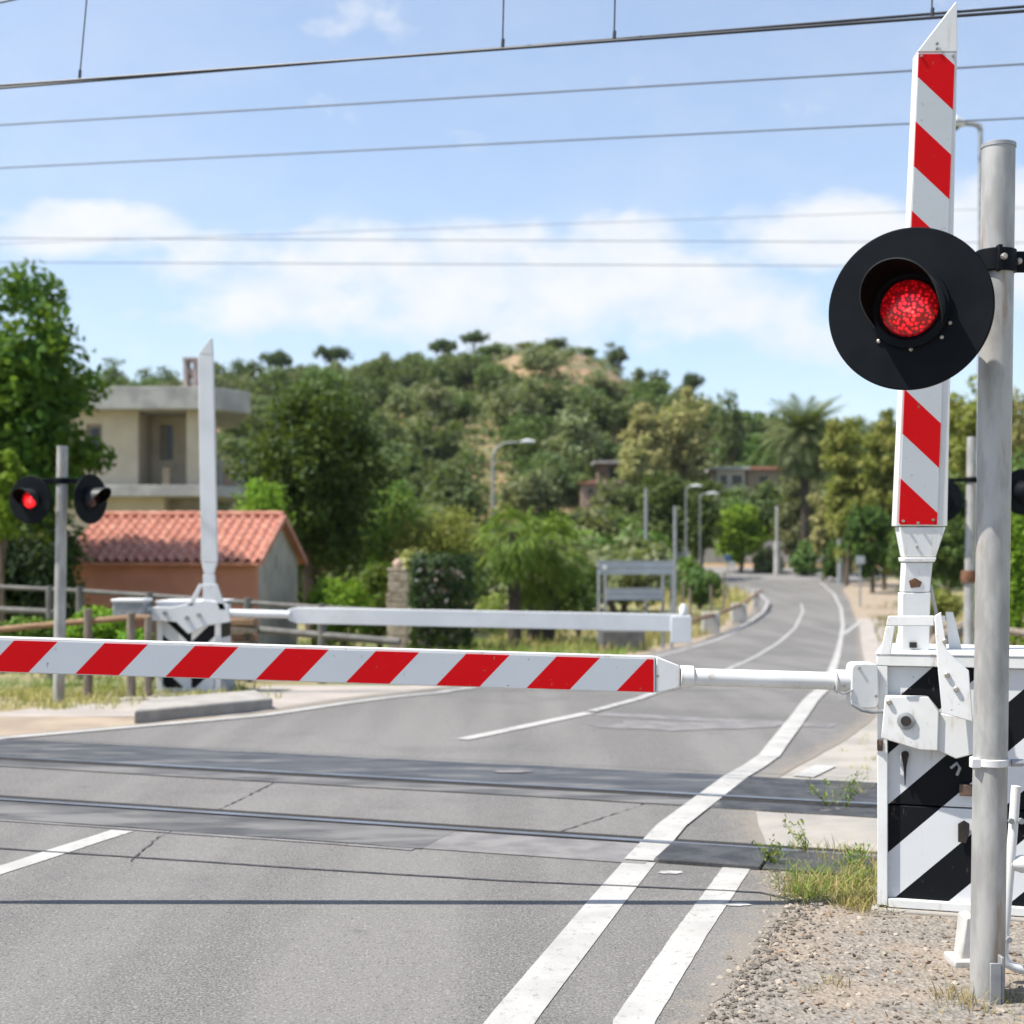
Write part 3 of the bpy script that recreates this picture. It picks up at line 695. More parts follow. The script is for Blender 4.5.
def lens_mat(name, root, c, face, strength, k=1.0):
    m, nt, b = new_mat(name)
    v = coords(nt)
    vr = nd(nt, 'ShaderNodeTexVoronoi'); vr.inputs['Scale'].default_value = 78 / k; vr.inputs['Randomness'].default_value = .75; ln(nt, v, vr.inputs['Vector'])
    dots = ramp(nt, vr.outputs['Distance'], .12, .58, 1, .02)
    d = nd(nt, 'ShaderNodeVectorMath', operation='DISTANCE'); ln(nt, v, d.inputs[0])
    d.inputs[1].default_value = tuple(Vector(c) - root.location + Vector(face).normalized() * .03 + Vector((.008, 0, -.012)) * k)
    glow = ramp(nt, d.outputs['Value'], .010 * k, .080 * k, 1, .05)
    core = ramp(nt, d.outputs['Value'], .0, .04 * k, 1, 0)
    st = math_(nt, 'MULTIPLY', math_(nt, 'MULTIPLY', dots, glow), strength)
    st = math_(nt, 'ADD', st, .035)
    ln(nt, mix(nt, math_(nt, 'MULTIPLY', core, dots), (1, .006, .011), (1, .07, .06)), b.inputs['Emission Color']); ln(nt, st, b.inputs['Emission Strength'])
    b.inputs['Base Color'].default_value = (.16, .004, .008, 1); b.inputs['Roughness'].default_value = .25
    return m
m_unlit = surf('unlit_red_lens', (.035, .006, .006), (.05, .008, .008), 30, .2, 0, 0)

YS = 4.59
sg = thing('level_crossing_signal', P(987, 995, YS), 'close grey steel pole with a round black board around a glowing red lamp', 'signal', 'level crossing signals')
pt, pb = P(998.5, 147, YS), P(987, 999, YS)
MB().tube([pb - Vector((0, 0, .1)), pb, pt], [.0545, .0545, .0525], 32).build('pole', m_galv, sg)
MB().lathe([(.055, 0), (.055, .012), (.048, .016)], pt - Vector((0, 0, .004)), (pt - pb), 32).build('pole_cap', m_galvd, sg)
MB().tube([P(982.5, 240, YS) + Vector((0, -.0, 0)), P(981.5, 660, YS)], .006, 8).build('cable', m_galvd, sg)
fc = Vector((-.43, -.90, .0)).normalized()
hc = P(910.3, 309.3, 4.50)
m_lit = lens_mat('glowing_red_lens', sg, hc, fc, 3.0)
hd = signal_head(sg, hc, fc, .2565, m_lit, 96)
# clamp band
pc = P(996, 262, YS)
mb = MB().lathe([(.060, -.036), (.064, -.036), (.064, .036), (.060, .036)], pc, (0, 0, 1), 32)
mb.box(pc + Vector((-.10, .0, .0)), (.10, .012, .060)); mb.box(pc + Vector((.13, .0, .0)), (.16, .012, .068))
mb.box(pc + Vector((-.012, -.066, .0)), (.014, .03, .082))
cl_ = mb.build('clamp', m_black, sg, .003)
for d in ((-.004, -.08, 0), (.066, -.016, -.002)): MB().lathe([(.011, 0), (.011, .012), (.007, .018)], pc + Vector(d), (0, -1, 0), 8).build('bolt', m_bolt, cl_)
MB().tube([hc - fc * .02, hc - fc * .09, pc + Vector((-.14, .01, 0)), pc + Vector((-.06, .0, 0))], .018, 12).build('bracket_arm', m_black, sg)
pc2 = P(989.5, 761.5, YS)
mb = MB().lathe([(.056, -.012), (.062, -.012), (.062, .012), (.056, .012)], pc2, (0, 0, 1), 32); mb.box(pc2 + Vector((.07, -.02, 0)), (.04, .01, .024)); mb.box(pc2 + Vector((-.056, -.03, .0)), (.03, .03, .03))
cb = mb.build('lower_clamp', m_white, sg, .002)
MB().tube([pc2 + Vector((.06, -.03, .0)), pc2 + Vector((.098, -.03, .0))], .012, 8).build('bolt', m_galvd, cb)
# angle stake at the foot of the pole
mb = MB().box(P(1000, 985, 4.53), (.010, .055, .19)); mb.box(P(995.5, 990, 4.50), (.035, .008, .17)); mb.build('angle_stake', m_galvd, sg, .002)

# white bent tube guard to the right of the pole, and white foot behind it
g = thing('tube_guard', P(1005, 975, 4.72), 'white bent tube guard at the right edge beside the steel pole', 'guard rail')
q = lambda x, y: P(x, y, 4.72)
mb = MB().tube([q(1016, 786), q(1013, 830), q(1008, 890), q(1004.5, 935), q(1003.5, 955), q(1006, 963), q(1013, 967), q(1045, 976), q(1130, 990)], .0155, 16)
gt = mb.build('tube', m_white, g)
mb = MB().tube([q(1010, 864), q(1060, 866), q(1130, 868)], .017, 16); mb.lathe([(.019, 0), (.03, .03), (.03, .05)], q(1012, 864), (1, 0, 0), 16); mb.build('cross_tube', m_white, g)
for (bx, by) in ((1009, 820), (1019, 820), (1007, 938)): MB().lathe([(.010, 0), (.010, .012)], q(bx, by) + Vector((0, -.014, 0)), (0, -1, 0), 8).build('bolt', m_galvd, g)
mb = MB().tube([q(1130, 868) , q(1130, 1000)], .017, 12); mb.build('post', m_white, g)
ft = thing('concrete_foot', GP(969, 958), 'small white painted footing behind the base of the close steel pole', 'footing')
mb = MB().prism([P(961, 962, 4.93), P(974, 962, 4.93), P(976, 916, 4.93), P(966, 918, 4.93)], (0, .09, 0)); mb.build('footing_block', m_whitefoot, ft, .006)
mb = MB().box(GP(966, 962) + Vector((0, 0, .006)), (.12, .13, .03)); mb.build('plate', m_whitefoot, ft, .006)

# ------------------------------------------------------------------ far barrier machine
YF = 15.4
def Fq(px, py, d=0.): return P(px, py, YF - d)
fb = thing('level_crossing_barrier', GP(190, 692), 'far barrier machine seen from behind with plain white booms and a grey counterweight', 'barrier', 'level crossing barriers')
FL = fb.location
m_cabf = stripes('black_white_chevrons', (.010, .011, .013), (.62,.63,.64), .95, 1, .02, .36, .5, FL, .45)
a, b_ = Fq(158, 695), Fq(220, 603)
mb = MB().box(((a.x + b_.x) / 2, YF + .33, (a.z + b_.z) / 2), (b_.x - a.x - .02, .62, b_.z - a.z - .02)); mb.build('cabinet', m_cabf, fb, .005)
# mirror-image chevron half
m_cabm = stripes('black_white_chevrons_mirrored', (.010, .011, .013), (.62,.63,.64), -.95, 1, 0.0, .36, .5, FL, .45)
MB().box((b_.x - .16, YF + .015, (a.z + b_.z) / 2), (.30, .012, b_.z - a.z - .09)).build('chevron_panel', m_cabm, fb)
mb = MB()
for xx in (a.x + .02, b_.x - .02): mb.box((xx, YF + .0, (a.z + b_.z) / 2), (.06, .03, b_.z - a.z))
mb.box(((a.x + b_.x) / 2, YF + .0, b_.z - .02), (b_.x - a.x - .09, .028, .07)); mb.box(((a.x + b_.x) / 2, YF + .0, a.z + .05), (b_.x - a.x - .09, .028, .05))
mb.box(((a.x + b_.x) / 2, YF + .33, b_.z + .012), (b_.x - a.x + .05, .7, .025)); mb.build('cabinet_frame', m_white_far, fb, .004)
MB().prism([Fq(214, 697), Fq(229, 697), Fq(221, 668), Fq(214, 668)], (0, .5, 0)).build('side_skirt', m_galvd, fb, .004)
# drive arm with counterweight
mb = MB().prism([Fq(141, 607, .12), Fq(172, 607, .12), Fq(205, 600, .12), Fq(228, 604, .12), Fq(230, 622, .12), Fq(205, 626, .12), Fq(188, 634, .12), Fq(176, 622, .12), Fq(141, 620, .12)], (0, .06, 0)); mb.build('crank_arm', m_white_far, fb, .006)
for (bx, by) in ((150, 613), (165, 613), (187, 618), (199, 615)): MB().lathe([(.025, 0), (.025, .02)], Fq(bx, by, .12), (0, -1, 0), 10).build('bolt', m_galvd, fb)
cw = MB().box(Fq(132, 608.5, .1), (.33, .34, .20)).build('counterweight', m_galvd, fb, .02)
MB().box(Fq(132, 600.2, .1), (.36, .36, .035)).build('counterweight_lid', m_white_far, cw, .01)
# A-carrier
for d in (.12, -.35):
    mb = MB()
    mb.prism([Fq(199, 584, d), Fq(203, 584, d), Fq(193, 606, d), Fq(187, 606, d)], (0, .03, 0)); mb.prism([Fq(212, 584, d), Fq(217, 584, d), Fq(226, 610, d), Fq(219, 610, d)], (0, .03, 0))
    mb.prism([Fq(203.2, 584, d), Fq(211.8, 584, d), Fq(211.8, 588, d), Fq(201.5, 588, d)], (0, .03, 0)); mb.build('carrier_cheek', m_white_far, fb, .004)
mb = MB().prism([Fq(198, 355), Fq(212.5, 355), Fq(217, 562), Fq(201, 562)], (0, .07, 0)); mo = mb.build('raised_boom', m_white_far, fb, .005)
MB().prism([Fq(198, 354.4), Fq(212.5, 354.4), Fq(211.5, 338), Fq(210, 338)], (0, .07, 0)).build('tip_cap', m_white_far, mo, .004)
mb = MB().prism([Fq(201.5, 562.5), Fq(216.5, 562.5), Fq(213, 574), Fq(204, 574)], (0, .07, 0)); mb.prism([Fq(203, 574.5), Fq(214, 574.5), Fq(216, 606), Fq(203, 606)], (0, .07, 0)); mb.build('boom_socket', m_white_far, fb, .004)
mb = MB().prism([Fq(288, 609), Fq(297, 607.5), Fq(690, 614.5), Fq(690, 632), Fq(297, 623.5), Fq(288, 620)], (0, .075, 0)); bo = mb.build('lowered_boom', m_white_far, fb, .006)
MB().prism([Fq(671, 616, .012), Fq(691.5, 616, .012), Fq(691.5, 643, .012), Fq(671, 643, .012)], (0, .10, 0)).build('end_plate', m_white_far, bo, .006)
MB().lathe([(.045, 0), (.045, .07), (.02, .11)], Fq(684, 614) + Vector((0, .04, 0)), (0, 0, 1), 16).build('end_lamp', m_white_far, bo)
MB().tube([Fq(226, 613), Fq(290, 614.5)], [.045, .042], 14).build('boom_rod', m_white_far, bo)

# ------------------------------------------------------------------ other signals
s2 = thing('level_crossing_signal', GP(58.5, 700), 'slim steel pole by the rusty rail with one glowing red lamp and one dark lamp', 'signal', 'level crossing signals')
YL2 = s2.location.y
MB().tube([s2.location - Vector((0, 0, .1)), P(62.5, 446, YL2)], [.056, .054], 20).build('pole', m_galv, s2)
pc = P(61.5, 481, YL2)
mb = MB().lathe([(.058, -.03), (.066, -.03), (.066, .03), (.058, .03)], pc, (0, 0, 1), 24); mb.box(pc + Vector((-.12, 0, 0)), (.16, .02, .05)); mb.box(pc + Vector((.13, 0, 0)), (.16, .02, .05)); mb.build('clamp', m_black, s2, .003)
h1 = P(31, 500, YL2 - .08); f1 = Vector((-.28, -.96, 0))
signal_head(s2, h1, f1, .235, lens_mat('glowing_red_lens_far', s2, h1, f1, 9.0), 48, False)
h2 = P(90, 499, YL2 - .04); f2 = Vector((.92, -.39, -.02))
signal_head(s2, h2, f2, .245, m_unlit, 48, False)
MB().tube([h1 + Vector((0, .16, 0)), pc + Vector((-.16, .03, 0))], .03, 10).build('bracket_arm', m_black, s2)
YR = 15.2
s3 = thing('level_crossing_signal', Vector(((967.5 - CX) / F * YR, YR, Z(4.8, YR))), 'slim steel pole behind the raised red and white boom with dark lamps seen from behind', 'signal', 'level crossing signals')
MB().tube([s3.location - Vector((0, 0, .1)), P(972, 437, YR)], [.056, .052], 20).build('pole', m_galv, s3)
pc = P(971, 480, YR)
mb = MB().lathe([(.058, -.03), (.066, -.03), (.066, .03), (.058, .03)], pc, (0, 0, 1), 24); mb.box(pc + Vector((-.14, 0, 0)), (.2, .02, .04)); mb.box(pc + Vector((.16, 0, 0)), (.22, .02, .04)); mb.build('clamp', m_black, s3, .003)
signal_head(s3, P(940, 500, YR), Vector((.15, 1, 0)), .24, m_unlit, 48, False); signal_head(s3, P(1023, 492, YR), Vector((-.3, 1, 0)), .25, m_unlit, 48, False)
MB().lathe([(.075, -.06), (.085, 0), (.075, .07)], P(968.5, 577, YR), (0, 0, 1), 12).build('rust_collar', m_rust, s3)
#--PART3
# ------------------------------------------------------------------ overhead line
def track_pt(px, py, n):
    """point on the ray through a pixel, at distance n across the track"""
    u = (px - CX) / F; y = n / (u * NN.x + NN.y); return P(px, py, y)
def wire_obj(name, a, b, r, ext=30, parent=None, sag=0., mat=None):
    d = (b - a); d.normalize(); L = (b - a).length
    n = 24; pts = []
    for i in range(n + 1):
        t = -ext + (L + 2 * ext) * i / n; k = (t - L / 2) / (L / 2 + ext)
        pts.append(a + d * t + Vector((0, 0, sag * (k * k - 1) if sag else 0)))
    return MB().tube(pts, r, 8).build(name, mat or m_wire, parent)
NC = 7.58
a, b = track_pt(0, 85.5, NC), track_pt(1024, 11, NC)
oh = thing('overhead_line', (a + b) / 2, 'overhead railway contact wire across the top of the sky with hanging droppers', 'overhead line')
wire_obj('contact_wire', a, b, .009, 25, oh)
a2, b2 = track_pt(460, 51.5, NC + .10), track_pt(1024, 6.5, NC + .10)
wire_obj('second_contact_wire', a2, b2, .008, 25, oh)
m0, m1 = track_pt(0, 2.5, NC + .05), track_pt(40, -.5, NC + .05)
pts = []
for i in range(40):
    t = -6 + i * .5; x = m0.x + t
    pts.append(Vector((x, m0.y - (x - m0.x) * .336, m0.z + .055 * t + .012 * t * t)))
MB().tube(pts, .007, 8).build('messenger_wire', m_wire, oh)
for k, (xt, yt_, xb, yb_) in enumerate(((87, -4, 79.5, 79), (505, -60, 502.5, 48), (617, -80, 614, 40), (932, -120, 932, 17))):
    dr = MB().tube([track_pt(xb, yb_, NC + .02), track_pt(xt, yt_, NC + .02)], .0045, 6).build('dropper', m_wire, oh)
    MB().tube([track_pt(xb, yb_ + 1, NC + .02), track_pt(xb + .6, yb_ - 9, NC + .02)], .010, 8).build('dropper_clip', m_wire, dr)
for lab, (ya, yb_), n, r in (('thin overhead cable just below the contact wire with droppers', (125, 64), 12.2, .0085),
                            ('thin overhead cable third from the top of the sky', (168, 118), 14.0, .0085)):
    a, b = track_pt(0, ya, n), track_pt(1024, yb_, n)
    tag(wire_obj('overhead_cable', a, b, r, 25, mat=m_wirepale), lab, 'cable', 'overhead cables')
for lab, (ya, yb_), y, r in (('faint level cable crossing the clouds above another level one', (238, 243), 48, .013), ('lowest faint level cable crossing in front of the clouds', (262, 267), 48, .013), ('faintest cable rising to the right through the clouds above the hill', (246, 205), 60, .011)):
    a, b = P(-60, ya, y), P(1100, yb_, y + 3)
    tag(wire_obj('overhead_cable', a, b, r, 20, mat=m_wirepale), lab, 'cable', 'overhead cables')

# ------------------------------------------------------------------ shed
sh = thing('tiled_shed', GP(200, 660), 'small orange shed with a red tiled roof behind the far barrier', 'shed')
ang = R(-4.5)
ux = Vector((math.cos(ang), math.sin(ang), 0)); uy = Vector((-math.sin(ang), math.cos(ang), 0)); uz = Vector((0, 0, 1))
O = P(258, 562, 34.5); O.z = 0      # front right eave corner on plan
LW, DP, ZE, ZR, ZB = 4.9, 5.0, 1.24, 2.42, -1.35
def SP(l, d, z): return O - ux * l + uy * d + uz * z
mb = MB(); mb.prism([SP(.12, .3, ZB), SP(LW - .1, .3, ZB), SP(LW - .1, .3, ZE + .08), SP(.12, .3, ZE + .08)], uy * .2); mb.build('front_wall', m_orange, sh)
mb = MB(); mb.prism([SP(.12, .502, ZB), SP(.12, DP - .3, ZB), SP(.12, DP - .3, ZE + .06), SP(.12, DP / 2, ZR - .12), SP(.12, .502, ZE + .12)], ux * -.2); mb.build('gable_wall', m_gable, sh)
mb = MB(); mb.prism([SP(LW - .1, .502, ZB), SP(LW - .1, DP - .3, ZB), SP(LW - .1, DP - .3, ZE + .06), SP(LW - .1, DP / 2, ZR - .12), SP(LW - .1, .502, ZE + .12)], ux * .2); mb.build('gable_wall', m_gable, sh)
mb = MB(); mb.prism([SP(.33, DP - .5, ZB), SP(LW - .32, DP - .5, ZB), SP(LW - .32, DP - .5, ZE), SP(.33, DP - .5, ZE)], uy * .2); mb.build('back_wall', m_orange, sh)
mb = MB()
for d0, d1 in ((0, DP / 2), (DP, DP / 2)):
    mb.prism([SP(0, d0, ZE - .07), SP(0, d1, ZR - .07), SP(LW, d1, ZR - .07), SP(LW, d0, ZE - .07)], uz * .05)
rf = mb.build('roof', m_orange, sh)
# tiles: corrugated courses
vs = []; fs = []; nx_, rows = 156, 8
for side in (0, 1):
    base = len(vs)
    for j in range(rows * 2):
        row, e = divmod(j, 2); t = (row + e * 1.0) / rows; lift = .035 * (1 - e) + .005
        for i in range(nx_ + 1):
            l = -.05 + (LW + .1) * i / nx_
            wv = .055 * math.sin(2 * math.pi * i / 7.8)
            d = (DP / 2) * t; d = d if side == 0 else DP - d
            vs.append(SP(l, d if side == 0 else d, ZE + (ZR - ZE) * t + wv + lift + .02))
    for j in range(rows * 2 - 1):
        for i in range(nx_):
            q = base + j * (nx_ + 1) + i; ff = (q, q + 1, q + nx_ + 2, q + nx_ + 1)
            fs.append(ff if side else tuple(reversed(ff)))
MB().add(vs, fs).build('roof_tiles', m_terra, rf, ang=60)
mb = MB()
for i in range(14): mb.tube([SP(LW * i / 14 - .02, DP / 2, ZR + .06), SP(LW * (i + 1) / 14 + .03, DP / 2, ZR + .075)], [.075, .085], 10)
mb.build('ridge_tiles', m_terra, rf)
mb = MB()
for d0, d1 in ((-.02, DP / 2), (DP + .02, DP / 2)):
    mb.prism([SP(-.05, d0, ZE - .12), SP(-.05, d1, ZR - .12), SP(-.05, d1, ZR + .06), SP(-.05, d0, ZE + .06)], ux * .035)
mb.build('verge_board', m_terra, rf)
MB().box(SP(.10, DP / 2 - .2, 1.25) + ux * .01, (.03, .16, .34), ang).build('vent', m_slab, sh)

# ------------------------------------------------------------------ flat roofed house
hs = thing('flat_roofed_house', Vector((-14.6, 59, -1.3)), 'unfinished cream two storey house with a grey flat roof behind the tiled shed', 'house')
YH = 57.5
def H(px, py, d=0.): return P(px, py, YH + d)
def Hx(px): return (px - CX) / F * YH
def Hz(py): return CH - (py - HY) / F * YH
zr0, zr1, zf0, zf1, zg = Hz(411), Hz(389), Hz(497), Hz(486), -1.4
mb = MB()
mb.prism([(Hx(48), YH - .9, zr0), (Hx(214), YH - .9, zr0), (Hx(246), YH + 1.0, zr0), (Hx(196), YH + 8, zr0), (Hx(40), YH + 8, zr0)], (0, 0, zr1 - zr0)); rf = mb.build('roof', m_slab, hs, .02)
MB().box((Hx(140), YH + 3, zr1 + .03), (6.6, 6, .05)).build('roof_screed', m_terra, rf)
def hwall(x0, x1, y0, y1, z0, z1, name='wall', mat=m_house):
    return MB().box(((x0 + x1) / 2, (y0 + y1) / 2, (z0 + z1) / 2), (x1 - x0, y1 - y0, z1 - z0)).build(name, mat, hs)
e = .003
# upper storey: left block with a window opening, recess, column
wz0, wz1 = Hz(461), Hz(424); wx0, wx1 = Hx(86), Hx(102)
hwall(Hx(48), wx0, YH, YH + .3, zf1 + e, zr0 - e); hwall(wx1, Hx(138), YH, YH + .3, zf1 + e, zr0 - e)
hwall(wx0 + e, wx1 - e, YH, YH + .3, zf1 + e, wz0); hwall(wx0 + e, wx1 - e, YH, YH + .3, wz1, zr0 - e)
w = MB().box(((wx0 + wx1) / 2, YH + .2, (wz0 + wz1) / 2), (wx1 - wx0 - .02, .05, wz1 - wz0 - .02)).build('window', m_blind, hs); MB().box(((wx0 + wx1) / 2, YH + .16, (wz0 + wz1) / 2), (wx1 - wx0 - .3, .03, wz1 - wz0 - .3)).build('pane', m_glass, w)
RD = 2.2
hwall(Hx(138) - .3, Hx(138), YH + .303, YH + RD - e, zf1 + e, zr0 - e)
bx0 = (138 - CX) / F * YH; bx1 = Hx(204)
px = lambda p: (p - CX) / F * (YH + RD)
ww0, ww1 = px(160), px(173); wz0, wz1 = CH + (HY - 460) / F * (YH + RD), CH + (HY - 425) / F * (YH + RD)
hwall(bx0 - .3, ww0, YH + RD, YH + RD + .3, zf1 + e, zr0 - e); hwall(ww1, bx1, YH + RD, YH + RD + .3, zf1 + e, zr0 - e)
hwall(ww0 + e, ww1 - e, YH + RD, YH + RD + .3, zf1 + e, wz0); hwall(ww0 + e, ww1 - e, YH + RD, YH + RD + .3, wz1, zr0 - e)
w = MB().box(((ww0 + ww1) / 2, YH + RD + .1, (wz0 + wz1) / 2), (ww1 - ww0 - .02, .04, wz1 - wz0 - .02)).build('window', m_glass, hs); MB().box((ww0 + .15, YH + RD + .06, (wz0 + wz1) / 2), (.24, .03, wz1 - wz0 - .1)).build('shutter', m_blind, w)
hwall(Hx(187), Hx(203), YH - .1, YH + RD - e, zf1 + e, zr0 - e, 'column')
hwall(Hx(50), (203 - CX) / F * (YH + 6.8), YH + 6.5, YH + 6.8, zg, zr0 - e)
mb = MB().prism([(Hx(48), YH - .8, zf0), (Hx(213), YH - .8, zf0), (Hx(243), YH + 1, zf0), (Hx(205), YH + 6, zf0), (Hx(48), YH + 6, zf0)], (0, 0, zf1 - zf0)); mb.build('balcony_slab', m_slab, hs, .02)
hwall(Hx(48), Hx(163), YH + .2, YH + .5, zg, zf0 - e); hwall(Hx(163) + e, Hx(203), YH + .9, YH + 1.2, zg, zf0 - e, 'wall', m_blind)
MB().box((Hx(224), YH + 1.6, (zf1 + Hz(462)) / 2), (.75, .25, Hz(462) - zf1 - .01)).build('parapet', m_pinkplaster, hs)
mb = MB()
for pxx in (217, 235, 241): mb.tube([(Hx(pxx), YH + .6, zf1), (Hx(pxx), YH + .6, Hz(460))], .06, 8)
mb.tube([(Hx(214), YH + .6, Hz(461)), (Hx(242), YH + .6, Hz(461))], .05, 8); mb.build('railing', m_galvd, hs)
MB().box((Hx(170), YH - .55, zf1 + .35), (.3, .3, .7)).build('planter', m_wood, hs)
ch = MB()
for pxx in (187, 196.5): ch.box(((pxx - CX) / F * (YH + 2), YH + 2, Hz(374)), (.17, .7, Hz(354) - Hz(394)))
ch.box(((192 - CX) / F * (YH + 2), YH + 2, Hz(353)), (.62, .8, .12)); ch.box(((191.5 - CX) / F * (YH + 2), YH + 2, Hz(366)), (.24, .5, .25)); ch.build('chimney', m_slab, rf, .01)

# ------------------------------------------------------------------ fences on the left
m_fence = surf('weathered_fence_pipe', (.15, .145, .135), (.10, .097, .09), 5, .8, 0, .2, .003, 40)
fa = thing('pipe_fence', GP(90, 640), 'grey pipe fence with two rails in front of the shed', 'fence')
def FA(px, py): 
    y = 21 - max(-30, px) * .006; return P(px, py, y)
MB().tube([FA(-80, 582), FA(0, 587), FA(52, 589.5), FA(80, 591), FA(150, 595.5), FA(224, 601), FA(310, 607), FA(400, 612)], .034, 8).build('top_rail', m_fence, fa)
MB().tube([FA(-80, 607), FA(0, 609.5), FA(55, 612)], .045, 8).build('lower_rail', m_fence, fa); MB().tube([FA(222, 626), FA(260, 630), FA(400, 642)], .05, 8).build('lower_rail', m_fence, fa)
for pxx, pyy in ((-40, 584), (50, 586), (80, 586.5), (150, 592), (248, 598), (322, 604)):
    c = FA(pxx, pyy); mb = MB().tube([(c.x, c.y, Z(c.x, c.y) - .2), c], .06, 10); mb.build('post', m_fence, fa)
fbn = thing('rusty_rail_fence', GP(90, 702), 'low rusty rail fence on dark posts behind the boom and slim signal pole', 'fence')
def FB(px, py): return P(px, py, 14.6)
MB().tube([FB(-60, 635), FB(0, 629.5), FB(88, 621), FB(132, 617.5), FB(150, 618)], .032, 8).build('rail_bar', m_woodrail, fbn)
for pxx, pyy, r in ((88, 609, .05), (131, 613, .05), (148, 617, .045), (-35, 620, .05)):
    c = FB(pxx, pyy); mb = MB().tube([(c.x, c.y, Z(c.x, c.y) - .15), c], [r, r * .9], 10); mb.build('post', m_wood, fbn)
tb = thing('timber_stack', GP(243, 655), 'short stack of weathered timber beams beside the far barrier box', 'timber')
for k, (yy_, x_, y_) in enumerate(((622, 240, 19.5), (630, 244, 19.5), (638, 240, 19.6), (645, 243, 19.5))):
    MB().box(P(x_, yy_, y_), (.42, .3, .085), .05 * k).build('beam', m_wood if k % 2 else m_woodrail, tb, .008)

# stone gate post with the ivy block next to it
gp = thing('stone_gate_post', P(397, 660, 33.5) * 1, 'square rubble stone gate post left of the ivy covered block', 'gate post')
gp.location.z = Z(gp.location.x, 33.5)
c = P(398, 608, 33.5); rnd = random.Random(3); mb = MB()
zz = Z(c.x, 33.5) - .2; top = CH - (568 - HY) / F * 33.5
while zz < top - .02:
    h = min(rnd.uniform(.18, .3), top - zz); mb.box((c.x + rnd.uniform(-.02, .02), c.y, zz + h / 2), (.45 + rnd.uniform(-.03, .03), .45, h - .012), rnd.uniform(-.03, .03)); zz += h
mb.build('shaft', m_stone, gp, .02); MB().lathe([(.09, 0), (.12, .08), (.10, .16), (.03, .22)], (c.x, c.y, top), (0, 0, 1), 12).build('finial', m_pinkplaster, gp)

# ------------------------------------------------------------------ sign frame, guard rail, poles
sf = thing('road_sign_frame', P(635, 650, 38) * 1, 'grey road direction sign seen from behind on four thin posts', 'road sign')
sf.location.z = Z(sf.location.x, 38)
for k, (p0, y0, yk) in enumerate(((599, 560, 38), (605.5, 574, 38.3), (663, 574, 38.3), (671.5, 560, 38))):
    t = P(p0, y0, yk); MB().tube([(t.x, t.y, Z(t.x, t.y) - .2), t], .045, 10).build('post', m_galvd, sf)
def board(px0, px1, py0, py1, y, name):
    a, b = P(px0, py1, y), P(px1, py0, y)
    o = MB().box(((a.x + b.x) / 2, y - .09, (a.z + b.z) / 2), (b.x - a.x, .02, b.z - a.z)).build(name, m_straps, sf, .004)
    mb = MB()
    for zz in (a.z + .02, (a.z + b.z) / 2, b.z - .02): mb.box(((a.x + b.x) / 2, y - .11, zz), (b.x - a.x, .03, .035))
    mb.build('stiffener', m_galvd, o); return o
board(597, 673, 560.5, 574.5, 38, 'upper_board'); board(606, 663, 588, 600, 38.3, 'lower_board')
MB().lathe([(.07, 0), (.07, .015)], P(604.5, 567, 37.83), (0, -1, 0), 16).build('round_sticker', m_white, sf)
cbk = thing('dark_planter_box', P(624, 655, 36.5) * 1, 'low dark grey concrete box below the sign frame', 'planter')
cbk.location.z = Z(cbk.location.x, 36.5)
a, b = P(602, 655, 36.5), P(645, 631, 36.5)
MB().box(((a.x + b.x) / 2, 36.9, (a.z + b.z) / 2), (b.x - a.x, .7, b.z - a.z)).build('box_body', surf('dark_concrete', (.13, .125, .12), (.085, .083, .08), 3, .9), cbk, .02)
gr = thing('roadside_guard_rail', GP(720, 632), 'low wooden guard rail on grey blocks along the inside of the road bend', 'guard rail')
MB().tube([P(694, 620, 44), P(720, 613, 48.5), P(742, 604, 56), P(757, 594, 66), P(762, 590, 74)], .07, 8).build('rail_bar', m_woodrail, gr)
for (p0, p1, py0, py1, y) in ((703, 720, 614, 634, 47.2), (732, 747, 605, 622, 55.5), (753, 759.5, 591, 607, 66.5)):
    a, b = P(p0, py1, y), P(p1, py0, y); MB().box(((a.x + b.x) / 2, y + .2, (a.z + b.z) / 2), (b.x - a.x, .4, b.z - a.z + .1)).build('block_post', m_slab, gr, .02)
def post_thing(name, px, pyt, y, r0, r1, mat, label, cat, lean=0., extra=None, group=None):
    t = P(px, pyt, y); x0 = t.x - lean
    o = thing(name, (x0, y, Z(x0, y)), label, cat, group)
    MB().tube([(x0, y, Z(x0, y) - .2), t], [r0, r1], 10).build('pole', mat, o)
    if extra: extra(o, t)
    return o
def lamp_head(dx, dz, L=.55):
    def f(o, t):
        pts = [t, t + Vector((dx * .12, 0, dz * .55)), t + Vector((dx * .4, 0, dz * .9)), t + Vector((dx, 0, dz))]
        MB().tube(pts, [.055, .045, .04, .035], 8).build('arm', m_galvd, o)
        e = pts[-1]; s = 1 if dx > 0 else -1
        hd = MB().tube([e - Vector((s * .05, 0, 0)), e + Vector((s * L * .4, 0, .02)), e + Vector((s * L, 0, .01))], [.05, .11, .05], 10).build('lamp_head', m_white_far, o)
        MB().box(e + Vector((s * L * .45, 0, -.08)), (L * .5, .12, .03)).build('lamp_glass', m_glass, hd)
    return f
post_thing('street_lamp', 493, 455, 66, .075, .055, m_galvd, 'street lamp with a curved arm reaching right, above the low fan palms', 'street lamp', 0, lamp_head(1.35, .62, .6), 'street lamps')
post_thing('street_lamp', 686, 492, 95, .06, .045, m_galvd, 'far street lamp with a short head above the trees right of the sign frame', 'street lamp', 0, lamp_head(.35, .4, .7), 'street lamps')
post_thing('street_lamp', 700, 497, 100, .05, .04, m_galvd, 'farthest street lamp with its pale head low among trees', 'street lamp', 0, lamp_head(.5, .25, .8), 'street lamps')
